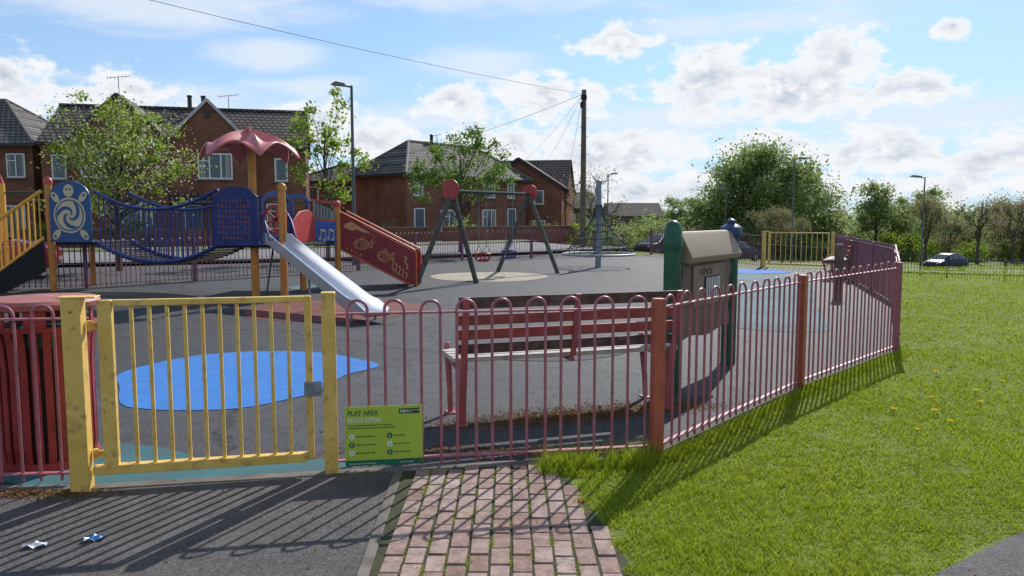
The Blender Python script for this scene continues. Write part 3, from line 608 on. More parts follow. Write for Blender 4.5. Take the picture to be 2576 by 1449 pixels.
for ps in([(-11.25,16.85,2.1),(-9.72,17.1,2.15)],[(-5.4,17.25,1.9),(-4.0,17.2,1.9)],[(-4.85,14.9,.0),(-4.72,15.0,.95)],[(-4.7,15.9,.6),(-4.2,16.2,.62),(-4.15,16.2,.5),(-4.15,16.2,0)]):
    mb=M(); mb.tube(ps,.019,8); wpart('green_rail',mb,GRN)
# ---------------------------------------------------------------- swings
O=(-.5,19.5,0); e=thing('swing_frame',O,0,'timber A-frame swing set with red end discs','swings')
fl=[Vector((-2.21,17.3,0)),Vector((-.83,17.9,0))]; fr=[Vector((-.43,21.7,0)),Vector((1.29,21.0,0))]
al=Vector((-1.38,17.65,2.16));ar=Vector((.46,21.35,2.2)); bd=(ar-al).normalized()
LEG=mat('swing_leg',(.085,.07,.058),.65,var=.35,ns=5,c2=(.10,.12,.095),bump=.3)
for ap,ft in((al,fl),(ar,fr)):
    for f_ in ft:
        mb=M(); mb.tube([f_-Vector((0,0,.05)),ap+(f_-ap).normalized()*.05],.06,12); part(e,'leg',mb,LEG)
mb=M(); mb.tube([al,ar],.04,12); part(e,'crossbar',mb,mat('crossbar_grey',(.06,.068,.075),.85,var=.1,spec=.1))
for ap,s in((al,-1),(ar,1)):
    mb=M(); c=ap+bd*.08*s+Vector((0,0,.03))
    mb.disc(c,.24,.03,bd,28); part(e,'end_disc',mb,mat('disc_red',(.42,.055,.055),.45,var=.15),bevel=.005)
    u=bd.cross(Vector((0,0,1))).normalized()
    for a in np.linspace(0,2*math.pi,8,endpoint=False): mb=M(); mb.disc(c+bd*.02*s*1+(u*math.cos(a)+Vector((0,0,math.sin(a))))*.14,.018,.02,bd,8); part(e,'bolt',mb,GAL)
u=bd.cross(Vector((0,0,1))).normalized()
for t,sc_,m_ in((.354,1,PRD2),(.71,1,BLU)):
    c=al.lerp(ar,t)+Vector((0,0,-.04)); e2=thing('toddler_swing',(c.x,c.y,0),0,'cradle swing seat hanging on chains from the crossbar','swing','hanging swings')
    for s in(-.2,.2):
        mb=MB((c.x,c.y,0)); 
        for w in(-1,1): mb.tube([c+bd*s,Vector((c.x,c.y,.85))+bd*s,Vector((c.x,c.y,.66))+bd*s*.9+u*.14*w],.008,5)
        part(e2,'chain',mb,GAL)
    mb=MB((c.x,c.y,0)); k=Vector((c.x,c.y,.45)); 
    mb.lathe([(.12,0),(.17,.03),(.18,.07),(.15,.07),(.11,.04)],14,c=tuple(k)); mb.lathe([(.19,.19),(.21,.21),(.19,.23),(.17,.21),(.19,.19)],14,c=tuple(k),close=False)
    for a in np.linspace(0,2*math.pi,10,endpoint=False): mb.tube([k+Vector((.17*math.cos(a),.17*math.sin(a),.05)),k+Vector((.19*math.cos(a),.19*math.sin(a),.21))],.014,6)
    part(e2,'cradle_seat',mb,[m_])
# ---------------------------------------------------------------- net climber
O=(2.67,23.5,0); e=thing('net_climber',O,0,'rope net climber hung on a grey mast with ring','climbing net')
mb=MB(); mb.lathe([(.09,-.1),(.09,1.5),(.085,2.35),(.075,2.36),(.075,2.62),(.09,2.63),(.09,2.68),(.02,2.72)],18); part(e,'mast',mb,mat('mast_grey',(.24,.27,.31),.45,var=.15))
mb=MB(); mb.tube([(1.1*math.cos(a),1.1*math.sin(a),.42) for a in np.linspace(0,2*math.pi,41)],.035,8); part(e,'ring',mb,mat('ring_grey',(.35,.36,.38),.5))
mb=MB()
NR=14
def np_(k,t):
    a=2*math.pi*k/NR; r=.09+1.0*t**1.7; z=1.95-1.51*t; return (r*math.cos(a),r*math.sin(a),z)
for k in range(NR): mb.tube([np_(k,t) for t in np.linspace(0,1,8)],.011,4)
for t in(.42,.56,.70,.85):
    mb.tube([np_(k,t) for k in range(NR+1)],.011,4)
for k in range(0,NR,2): mb.tube([(1.1*math.cos(2*math.pi*k/NR),1.1*math.sin(2*math.pi*k/NR),.42),(.1*math.cos(k),.1*math.sin(k),.35)],.009,4)
part(e,'rope_net',mb,mat('rope_teal',(.025,.06,.08),.7))
# wooden post
e=thing('wooden_marker_post',(6.3,14.6,0),0,'weathered round topped timber post inside the fence','post')
mb=MB(); mb.lathe([(.085,-.1),(.09,.3),(.085,.7),(.09,.95),(.07,1.03),(.03,1.06)],16); part(e,'shaft',mb,mat('post_timber',(.13,.085,.06),.75,var=.3,ns=4,bump=.4))
mb=MB(); mb.beam((-.16,0,.72),(.16,0,.72),.05,.05); part(e,'peg',mb,WOOD,bevel=.006)
# ---------------------------------------------------------------- houses
BK=brickmat('red_brick',(.185,.062,.04),(.235,.088,.056),(.17,.12,.09),.225,.075,.008)
BK2=brickmat('red_brick_b',(.20,.072,.048),(.25,.098,.064),(.19,.14,.11),.225,.075,.008)
BRN=brickmat('brown_brick',(.17,.11,.085),(.2,.135,.10),(.15,.13,.11),.225,.075,.008)
RT=brickmat('brown_tile',(.125,.102,.09),(.185,.155,.137),(.026,.022,.02),.33,.21,.05,True)
RT2=brickmat('grey_tile',(.14,.128,.12),(.19,.175,.162),(.04,.036,.033),.33,.21,.04,True)
DKT=mat('dark_trim',(.025,.025,.03),.5)
def window(e,x,z,w,h,y=0,split=2,door=False,axis='x',arch_=False,curt=True):
    nm='door' if door else 'window'
    q=thing(nm,(0,0,0),0,'',''); del q['label'],q['category']; q.parent=e
    q.location=(x,y,z)
    t=.07; mb=MB(); mb.box((0,-.03,h/2-t/2),(w,.08,t)); mb.box((0,-.03,-h/2+t/2),(w,.08,t))
    for s in(-1,1): mb.box((s*(w/2-t/2),-.03,0),(t,.08,h-2*t))
    for k in range(1,split): mb.box((-w/2+w*k/split,-.03,0),(t,.075,h-2*t))
    if split>1: mb.box((-w/2+w/split/2+t/4,-.031,h*.2),(w/split-t*1.5,.07,.05))
    part(q,'frame',mb,WHT,smooth=False)
    mb=MB(); mb.box((0,.0,0),(w-.04,.04,h-.04)); part(q,'pane',mb,GLS if not door else mat('door_paint',(.06,.08,.12),.4),smooth=False)
    if curt and not door:
        for s in(-1,1): mb=MB(); mb.box((s*w*.36,-.024,0),(w*.13,.006,h-.16)); part(q,'curtain',mb,mat('curtain',(.3,.3,.28),.9,ns=14,var=.4),smooth=False)
    mb=MB(); mb.box((0,-.06,-h/2-.04),(w+.16,.16,.07)); part(q,'sill',mb,mat('sill_stone',(.24,.21,.18),.8),smooth=False)
    mb=MB(); mb.box((0,-.02,h/2+.09),(w+.2,.06,.16)); part(q,'lintel',mb,mat('soldier_brick',(.14,.05,.036),.8),smooth=False)
def roofgable(e,x0,x1,y0,y1,ze,zr,m,ridge='x',ov=.3,name='roof',bt=None,th=.12):
    mb=MB()
    if ridge=='x':
        ym=(y0+y1)/2; s=(zr-ze)/(ym-y0); a=[(y0-ov,ze-ov*s),(ym,zr),(y1+ov,ze-ov*s)]
        pts=[(x,y,z+d) for x in(x0-ov*.5,x1+ov*.5) for y,z in a for d in(0,th)]
    else:
        xm=(x0+x1)/2; s=(zr-ze)/(xm-x0); a=[(x0-ov,ze-ov*s),(xm,zr),(x1+ov,ze-ov*s)]
        pts=[(x,y,z+d) for y in(y0-ov*.8,y1) for x,z in a for d in(0,th)]
    mb.add(pts,[(0,2,3,1),(2,4,5,3),(6,7,9,8),(8,9,11,10),(0,6,8,2),(2,8,10,4),(1,3,9,7),(3,5,11,9),(0,1,7,6),(4,10,11,5)])
    return part(e,name,mb,m,smooth=False)
def barge(e,x0,x1,y,ze,zr,ov,m,w=.2):
    xm=(x0+x1)/2; s=(zr-ze)/(xm-x0)
    for sg,xa in((1,x0-ov),(-1,x1+ov)): mb=MB(); mb.beam((xa,y+(.004 if sg>0 else 0),ze-ov*s-.0),(xm,y+(.004 if sg>0 else 0),zr-.0),.05,w); part(e,'bargeboard',mb,m,smooth=False)
def walls(e,x0,x1,y0,y1,ze,m,zr=None,ridge='x',z0=-1.0):
    mb=MB(); mb.box(((x0+x1)/2,(y0+y1)/2,(z0+ze)/2),(x1-x0,y1-y0,ze-z0))
    if zr:
        if ridge=='x': ym=(y0+y1)/2; mb.add([(x0,y0,ze),(x0,y1,ze),(x0,ym,zr),(x1,y0,ze),(x1,y1,ze),(x1,ym,zr)],[(0,1,2),(3,5,4),(0,2,5,3),(1,4,5,2)])
        else: xm=(x0+x1)/2; mb.add([(x0,y0,ze),(x1,y0,ze),(xm,y0,zr),(x0,y1,ze),(x1,y1,ze),(xm,y1,zr)],[(0,1,2),(3,5,4),(0,2,5,3),(1,4,5,2)])
    return part(e,'wall',mb,m,smooth=False)
def roofhip(e,W,D,ze,zr,m,ov=.35):
    mb=MB(); h=D/2; s=(zr-ze)/h; z=ze-ov*s
    b_=[(-ov,-ov),(W+ov,-ov),(W+ov,D+ov),(-ov,D+ov)]
    vs=[(x,y,z) for x,y in b_]+[(x,y,z+.1) for x,y in b_]+[(h,h,zr+.1),(W-h,h,zr+.1)]
    mb.add(vs,[(0,3,2,1),(0,1,5,4),(1,2,6,5),(2,3,7,6),(3,0,4,7),(4,5,9,8),(5,6,9),(6,7,8,9),(7,4,8)])
    r=part(e,'roof',mb,m,smooth=False)
    mb=MB(); 
    for a,b in((4,8),(7,8),(8,9),(9,5),(9,6)): mb.tube([Vector(vs[a])+Vector((0,0,.02)),Vector(vs[b])+Vector((0,0,.02))],.09,6)
    part(r,'ridge_tiles',mb,RT if m is RT else mat('ridge',(.17,.15,.135),.7)); 
    for a,b in(((-ov-.04,-ov-.04),(W+ov+.04,-ov-.04)),((-ov-.04,-ov+.02),(-ov-.04,D+ov))): mb=MB(); mb.beam((*a,z+.03),(*b,z+.03),.1,.12); part(e,'gutter',mb,DKT)
e=thing('brick_house',(-26.2,42.7,0),math.atan2(3.3,13.8),'red brick semi-detached house with twin gables and tiled roof','house','houses on the street')
W=14.2; walls(e,0,W,0,8,5.75,BK,8.15,'x'); rf=roofgable(e,0,W,0,8,5.75,8.15,RT,'x')
mb=MB(); mb.tube([(-.15,4,8.3),(W+.15,4,8.3)],.1,6); part(rf,'ridge_tiles',mb,RT)
for (a,b_,zr,tm) in((1.8,6.72,8.3,DKT),(6.76,11.1,8.15,mat('pale_barge',(.42,.43,.45),.6))):
    walls(e,a,b_,-1.0,.5,5.9,BK,zr-.08,'y'); roofgable(e,a,b_,-1.0,3.5,5.9,zr,RT,'y',ov=.12,name='gable_roof',th=.1); barge(e,a,b_,-1.16,5.93,zr+.02,.12,tm,.16)
    mb=MB(); mb.box(((a+b_)/2,-1.04,zr-.75),(.3,.06,.5)); part(e,'gable_vent',mb,DKT)
for x in(3.2,9.25): window(e,x,4.45,1.85,1.45,-1.0,3)
for x in(12.8,.9): window(e,x,4.35,.75,1.35,0,1)
for x in(12.6,1.2): window(e,x,1.6,1.4,1.5,0,2)
window(e,4.9,1.5,1.9,1.7,-1.0,3); window(e,10.2,1.5,1.3,1.7,-1.0,2); window(e,8.0,1.15,.95,2.2,-1.0,1,True)
mb=MB(); mb.add([(6.9,-1.02,2.9),(9.6,-1.02,2.9),(9.6,-2.0,2.45),(6.9,-2.0,2.45),(6.9,-1.02,2.78),(9.6,-1.02,2.78),(9.6,-2.0,2.33),(6.9,-2.0,2.33)],[(0,1,2,3),(7,6,5,4),(0,3,7,4),(1,5,6,2),(3,2,6,7),(0,4,5,1)]); part(e,'porch_canopy',mb,RT,smooth=False)
for ps in([(6.74,-1.05,5.8),(6.74,-1.05,0)],[(11.3,-.06,5.7),(11.3,-.06,0)]): mb=MB(); mb.tube(ps,.05,8); part(e,'drainpipe',mb,DKT)
mb=MB(); mb.beam((11.2,-.32,5.55),(W+.1,-.32,5.55),.12,.12); part(e,'gutter',mb,DKT)
for x,y in((8.0,4),(7.2,4)): mb=MB(); mb.lathe([(.13,8.1),(.13,9.0),(.16,9.0),(.16,9.1),(.1,9.12)],10,c=(x,y,0)); part(rf,'chimney',mb,DKT)
def aerial(e,x,y,z,d=1.2):
    mb=MB(); mb.tube([(x,y,z-1),(x,y,z)],.025,5); mb.tube([(x-d/2,y,z-.1),(x+d/2,y,z+.05)],.015,4)
    for k in range(7): mb.tube([(x-d/2+d*k/6,y,z-.22+.15*k/6),(x-d/2+d*k/6,y,z+.02+.15*k/6)],.009,4)
    part(e,'tv_aerial',mb,GAL)
aerial(e,3.9,1,9.6);aerial(e,9.5,4,9.2)
e=thing('brick_house',(-41,45.5,0),0,'red brick house with grey hipped roof beside the semi','house','houses on the street')
walls(e,0,12.6,0,8,6.0,BK); roofhip(e,12.6,8,6.0,8.9,RT2); window(e,11.6,4.6,1.1,1.4,0,2); window(e,11.2,1.5,1.6,1.5,0,2); window(e,8.6,4.6,1.4,1.4,0,2)
e=thing('brick_house',(-16.0,57,0),0,'small brick house partly hidden behind the street tree','house','houses on the street')
walls(e,0,6,0,6,4.3,BK2); roofhip(e,6,6,4.3,5.6,RT); window(e,1.2,3.3,.8,1.0,0,1); window(e,4,3.3,.9,1.0,0,1); window(e,3,1.2,1.4,1.3,0,2)
e=thing('brick_house',(-6.9,50,0),math.atan2(9.5,7.9),'long red brick house with grey hipped roof and white windows','house','houses on the street')
walls(e,0,12.4,0,5.5,4.6,BK2); roofhip(e,12.4,5.5,4.6,6.75,RT2,.4)
for x,w in((1.0,.9),(3.9,1.1),(8.1,1.3),(10.6,.8)): window(e,x,3.55,w,1.2,0,2)
window(e,1.1,1.1,.95,2.1,0,1,True); window(e,3.9,1.3,1.6,1.5,0,2); window(e,8.1,1.25,1.5,1.7,0,3); window(e,10.7,1.15,.95,2.1,0,1,True)
mb=MB(); mb.tube([(6,-.06,4.5),(6,-.06,-.5)],.05,8); part(e,'drainpipe',mb,DKT)
mb=MB(); mb.lathe([(.12,6.6),(.12,7.4),(.15,7.45),(.08,7.5)],10,c=(5,2.75,0)); part(e,'chimney',mb,DKT); aerial(e,5.5,2.7,7.5,.8)
e=thing('brick_house',(-2.8,61.2,-.5),R(-10),'red brick gable ended house with tiled roof','house','houses on the street')
walls(e,0,6.8,0,2.5,4.45,BK,6.55,'y'); roofgable(e,0,6.8,0,5.0,4.45,6.6,RT,'y'); barge(e,0,6.8,-.28,4.47,6.66,.3,DKT,.18); window(e,5.0,3.6,.8,1.1,0,1); window(e,5.0,1.2,1.0,1.2,0,1)
walls(e,-.6,6.9,2.6,8.6,4.45,BK,6.75,'x'); roofgable(e,-.6,6.9,2.6,8.6,4.45,6.8,RT,'x',name='main_roof')
for (x,y,w,rz,lb) in((14.5,112,8,.1,'low brown brick bungalow with tiled roof among shrubs'),(5.6,92,5,.2,'brown brick bungalow behind garden shrubs')):
    z=hgt(x,y); e=thing('bungalow',(x,y,z),rz,lb,'bungalow','distant bungalows'); walls(e,0,w,0,6,4.6,BRN,6.4,'x'); roofgable(e,0,w,0,6,4.6,6.4,RT,'x')
    for q in(1.5,w-1.5): window(e,q,3.2,1.2,1.2,0,2)
for a,b in(((-30,38.2),(-14,41.5)),((-13,42.5),(-5,45.5)),((-4.2,46.5),(5,55))):
    L=math.dist(a,b); e=thing('garden_wall',(*a,0),math.atan2(b[1]-a[1],b[0]-a[0]),'low red brick garden wall in front of houses','wall','garden walls')
    mb=MB(); mb.box((L/2,0,.35),(L,.22,1.1)); part(e,'brickwork',mb,BK,smooth=False); mb=MB(); mb.box((L/2,0,.93),(L+.05,.28,.06)); part(e,'coping',mb,mat('coping_stone',(.14,.11,.10)),smooth=False)
# ---------------------------------------------------------------- lamps, pole, wires
LG=mat('lamp_column_grey',(.09,.105,.11),.5,metal=.2)
def lamp(x,y,h,lab,arm=.7,rz=0,r=.06,two=False):
    e=thing('street_lamp',(x,y,hgt(x,y)),rz,lab,'street lamp','street lamps along the road')
    mb=MB(); mb.tube([(0,0,-.2),(0,0,1.3),(0,0,1.35),(0,0,h)],[r*1.3,r*1.3,r*.85,r*.6],10); part(e,'column',mb,LG)
    for s in((1,-1) if two else (1,)):
        mb=MB(); mb.tube([(0,0,h-.05),(-.25*s,0,h)],.03,8); mb.add([(-.2*s,-.09,h-.03),(-.2*s,.09,h-.03),(-(arm+.2)*s,.12,h+.02),(-(arm+.2)*s,-.12,h+.02),(-.2*s,-.06,h+.07),(-.2*s,.06,h+.07),(-(arm+.05)*s,.09,h+.13),(-(arm+.05)*s,-.09,h+.13)],[(0,1,2,3),(7,6,5,4),(0,4,5,1),(1,5,6,2),(2,6,7,3),(3,7,4,0)])
        part(e,'lamp_head',mb,mat('lamp_head_grey',(.13,.14,.15),.5),bevel=.01)
lamp(-5.1,24.6,5.72,'tall grey street lamp beside the small street tree',.45,0,.07)
lamp(6.9,55,5.5,'grey street lamp behind the net climber',.5,R(180))
lamp(22.4,80,7.1,'distant street lamp in front of trees',.7,R(0),.08); lamp(18.4,50,7,'tall street lamp in front of the large tree',.6,R(180)); lamp(24,44.5,5.8,'green grey street lamp by the parked dark car',.7,0)
e=thing('globe_lamp',(12.9,60,hgt(12.9,60)),0,'short lamp post with white globe','lamp'); mb=MB(); mb.tube([(0,0,-.1),(0,0,3.4)],.05,8); part(e,'column',mb,LG)
mb=MB(); mb.lathe([(.02,3.35),(.14,3.42),(.2,3.55),(.14,3.7),(.02,3.76)],14); part(e,'globe',mb,WHT)
e=thing('telegraph_pole',(3.35,36,0),0,'tall timber telegraph pole with cables and climbing steps','telegraph pole')
mb=MB(); mb.tube([(0,0,-.3),(0,0,3.5),(0,0,7.45)],[.15,.13,.11],12); part(e,'shaft',mb,mat('pole_timber',(.13,.105,.078),.8,var=.35,ns=3,bump=.4,bs=20))
mb=MB(); mb.lathe([(.12,7.0),(.14,7.02),(.14,7.2),(.12,7.22)],12); mb.box((-.12,-.1,6.75),(.12,.1,.25))
for k in range(9): mb.tube([(-.22 if k%2 else .22,0,2.8+k*.42),(0,0,2.8+k*.42)],.011,5)
part(e,'pole_fitting',mb,DRK)
WIRE=mat('cable_black',(.05,.05,.055),.6)
top=Vector((3.3,36,7.25))
for q,sg,r in(((-20.6,18.4,9.75),.35,.009),((-9.5,49,5.0),.35,.009),((.5,62,5.7),.3,.008),((2.3,62,5.4),.3,.008),((4.6,64,5.2),.3,.008)):
    q=Vector(q); mb=MB(top); mb.tube([top.lerp(q,t)-Vector((0,0,sg*4*t*(1-t))) for t in np.linspace(0,1,16)],r,4)
    o=part(None,'overhead_cable',mb,WIRE); o.location=top; tag(o,'thin black overhead cable strung from the telegraph pole','cable','overhead cables')
# ---------------------------------------------------------------- vegetation
def leaves(name,pts,size,m,parent,flat=.0,asp=.6):
    n=len(pts); a=rng.normal(size=(n,3)); 
    if flat: a[:,2]*=flat
    a/=np.linalg.norm(a,axis=1)[:,None]; b=rng.normal(size=(n,3)); 
    if flat: b[:,2]*=flat
    b-=a*(a*b).sum(1)[:,None]; b/=np.linalg.norm(b,axis=1)[:,None]
    s=(size*rng.uniform(.6,1.3,n))[:,None]; v=np.stack([pts-a*s,pts-b*s*asp,pts+a*s,pts+b*s*asp],1).reshape(-1,3)
    me=bpy.data.meshes.new(name); me.vertices.add(4*n); me.vertices.foreach_set('co',v.ravel().astype(np.float32)); me.loops.add(4*n); me.loops.foreach_set('vertex_index',np.arange(4*n,dtype=np.int32))
    me.polygons.add(n); me.polygons.foreach_set('loop_start',np.arange(0,4*n,4,dtype=np.int32)); me.update(calc_edges=True); me.materials.append(m)
    o=bpy.data.objects.new(name,me); link(o,parent); return o
BARK=mat('bark',(.09,.072,.055),.9,var=.35,ns=8,bump=.5)
def tree(x,y,h,cr,cz,rz,lab,lm,n=6000,nc=40,ls=.06,tr=.1,cs=.3,name='tree',cat='tree',grp=None,surf=.5,z=None,extra=None,lean=0,el=.0,tap=.25):
    z=hgt(x,y) if z is None else z
    e=thing(name,(x,y,z),random.uniform(0,6),lab,cat,grp)
    cen=[]
    while len(cen)<nc:
        p=rng.uniform(-1,1,3); r=np.linalg.norm(p)
        if r>1 or r<surf*rng.uniform(0,1): continue
        k=1-tap*max(0,p[2]); j=1+el*rng.uniform(-1,1); cen.append((p[0]*cr*k*j,p[1]*cr*k*j,cz+p[2]*rz*j))
    cen=np.array(cen); mb=MB(); zt=cz+rz*.5
    mb.tube([(0,0,-.2),(.03*h*.1,0,zt*.35),(-.02*h*.2,.05,zt*.7),(0,0,zt)],[tr*1.2,tr*.85,tr*.6,tr*.15],8)
    for c in cen:
        t0=min(.9,max(.25,(c[2]-rz*.5)/zt*.75)); s=Vector((0,0,zt*t0)); c_=Vector(c); md=s.lerp(c_,.5)+Vector((random.uniform(-.1,.1)*cr,random.uniform(-.1,.1)*cr,-.03*h))
        r0=tr*.3; mb.tube([s,md,c_],[r0,r0*.55,r0*.15],4)
        for k in range(3):
            q=c_+Vector(rng.normal(0,cs*1.0,3)); mb.tube([md.lerp(c_,.6),q],[r0*.3,r0*.1],3)
    part(e,'trunk',mb,BARK)
    ci=rng.integers(0,nc,n); sc=cs*rng.uniform(.5,1.4,nc)[ci][:,None]
    pts=cen[ci]+rng.normal(size=(n,3))*sc*np.array([1,1,.75])
    leaves('crown',pts,ls,lm,e)
    if extra: leaves('blossom',cen[rng.integers(0,nc,extra[1])]+rng.normal(size=(extra[1],3))*cs*1.15,extra[2],extra[0],e)
    return e
LSP=leafmat('spring_leaf',[(.15,.23,.025),(.24,.34,.04),(.34,.42,.07),(.19,.28,.035)],.6)
LMD=leafmat('mid_leaf',[(.07,.14,.022),(.12,.215,.034),(.20,.295,.055),(.09,.17,.026)],.55)
LDK=leafmat('wood_leaf',[(.17,.235,.075),(.24,.31,.11),(.31,.365,.14),(.20,.265,.09)],.6)
LBR=leafmat('bud_brown',[(.22,.185,.10),(.27,.24,.12),(.25,.27,.11)],.5)
BLS=leafmat('blossom_white',[(.55,.55,.46),(.72,.72,.65)],.5)
tree(-11.4,22,5.1,1.95,3.2,1.6,'blossoming bushy tree with pale green leaves and white flowers',LSP,6800,85,.05,.085,.19,extra=(BLS,2800,.032),surf=.3,el=.32)
tree(-6.55,27,6.2,1.55,3.9,1.95,'slender young street tree with sparse fresh leaves',LSP,2000,32,.075,.07,.17,surf=.6,el=.2)
tree(-2.1,31,5.2,2.15,3.55,1.6,'leafy young street tree in front of brick house',LMD,4800,52,.065,.085,.22,surf=.4,el=.3)
tree(28.8,90,14,7.2,6.1,6.6,'large rounded willow with pale green domed crown',LDK,32000,110,.20,.5,1.0,surf=.8,el=.14,tap=.2)
tree(35.5,93,13,4.6,5.0,5.4,'tall tree joined to the big willow',LDK,14000,56,.2,.4,.85,surf=.7,el=.15,tap=.2)
tree(24.0,94,11,3.3,3.6,4.2,'green tree beside the big willow',LDK,7500,40,.18,.3,.65,surf=.5,el=.18)
def bare(x,y,h,sp,lab,n0=9,lm=None,nl=1200,dens=1,tw=1):
    z=hgt(x,y); e=thing('bare_tree',(x,y,z),random.uniform(0,6),lab,'tree'); mb=MB(); tips=[]
    def rec(p,d,l,r,dep):
        q=p+d*l; m_=p.lerp(q,.5)+Vector(rng.normal(0,l*.06,3)); mb.tube([p,m_,q],[r,r*.8,r*.62],4 if dep<2 else 3); tips.append(q)
        if dep>=4: return
        for k in range(3 if dep<3 else 3+dens):
            nd=(d+Vector(rng.normal(0,.42*sp,3))+Vector((0,0,.12))).normalized(); rec(p.lerp(q,random.uniform(.55,1)),nd,l*random.uniform(.6,.85),r*.55,dep+1)
    rec(Vector((0,0,-.2)),Vector((0,0,1)),h*.30,h*.018*tw,0)
    part(e,'trunk',mb,BARK)
    if lm:
        T_=np.array([tuple(t) for t in tips]); leaves('crown',T_[rng.integers(0,len(T_),nl)]+rng.normal(size=(nl,3))*h*.03,h*.008,lm,e)
    return e
bare(6.8,62,10.2,1.35,'bare twiggy tree behind the telegraph pole',lm=LBR,nl=1500,dens=3)
bare(25.5,74,7.5,1.2,'brownish budding tree in front of willow',lm=LBR,nl=4500,dens=2)
bare(29,76,7,1.2,'brownish budding tree in front of willow',lm=LBR,nl=4500,dens=2)
bare(54,88,12.5,1.1,'large bare tree among roadside woodland',lm=LBR,nl=900,dens=2,tw=1.3)
bare(62,94,12,1.1,'bare tree among roadside woodland',lm=LBR,nl=2500,dens=2,tw=1.2)
bare(49,90,11,1.1,'bare tree among roadside woodland',lm=LBR,nl=3500,dens=2)
t1=tree(45,94,11,2.6,6.0,3.5,'green woodland tree beyond the road',LDK,4200,34,.17,.2,.55,grp='trees beyond the road',el=.2,surf=.4)
t2=tree(50,100,10,3.0,5.0,3.6,'green woodland tree beyond the road',LDK,4200,32,.17,.2,.6,grp='trees beyond the road',el=.2,surf=.4)
t3=tree(66,98,9,3.0,4.4,3.4,'pale budding woodland tree beyond the road',LBR,5000,36,.13,.2,.6,grp='trees beyond the road',el=.2,surf=.4)
for (x,y,s,t) in ((53,92,.75,t3),(56,102,.9,t1),(61,102,.8,t2),(68,106,.95,t3),(74,102,.9,t2),(79,108,1.0,t1),(72,94,.7,t3),(84,104,.9,t3),(90,112,1.0,t2),(47,112,.7,t2),(22.5,104,.75,t1),(19,108,.6,t2),(41,114,.6,t3),(95,120,1.1,t1),(64,118,1.0,t1),(52,122,.9,t3),(-40,75,.9,t2),(-31,72,.85,t1),(-48,80,1,t3)):
    copything(t,(x,y,hgt(x,y)),random.uniform(0,6),s*random.uniform(.9,1.08))
s1=tree(20,80,3,1.9,1.3,1.3,'rounded green shrub by the road',LSP,2800,26,.10,.05,.38,'shrub','shrub','shrubs beyond the road',el=.2)
s2=tree(33,86,3,2.1,1.4,1.4,'dense mixed green shrub by the road',LDK,2800,26,.11,.05,.4,'shrub','shrub','shrubs beyond the road',el=.2)
s3=tree(40,88,3,2.1,1.3,1.3,'straggly brownish shrub by the road',LBR,2800,26,.10,.05,.4,'shrub','shrub','shrubs beyond the road',el=.2)
for i in range(64):
    t=i/63; x=12+92*t+random.uniform(-1.5,1.5); y=82+30*t+random.choice([0,5,11])+random.uniform(-2,2); copything(random.choice([s1,s2,s2,s3,s3]),(x,y,hgt(x,y)),random.uniform(0,6),random.uniform(.6,1.4))
for x,y,s in((4.9,54,.7),(6.4,57,.8),(8.4,60,.7),(10.0,66,.8),(12,70,.9),(13.5,74,1.0),(8,74,1.0),(-20,40.5,.55),(-16,42.5,.5),(-11,46,.6),(-24,39.5,.5),(-8,47.8,.5),(2.2,54.5,.6),(-3,49,.5),(16,74,.9)):
    copything(random.choice([s1,s2,s3]),(x,y,hgt(x,y)),random.uniform(0,6),s)
n=90000; xx=rng.uniform(-250,420,n); yy=rng.uniform(170,260,n); zz=np.array([hgt(a,b) for a,b in zip(xx,yy)]); hh=6.0+2.2*np.sin(xx*.11)+1.6*np.sin(xx*.37+1)+1.2*np.sin(xx*.9)
pts=np.stack([xx,yy,zz+rng.uniform(0,1,n)**.7*hh+rng.normal(0,.3,n)],1)
o=leaves('distant_wood',pts,.75,LDK,None); o['kind']='stuff'; o['label']='distant belt of woodland'; o['category']='wood'
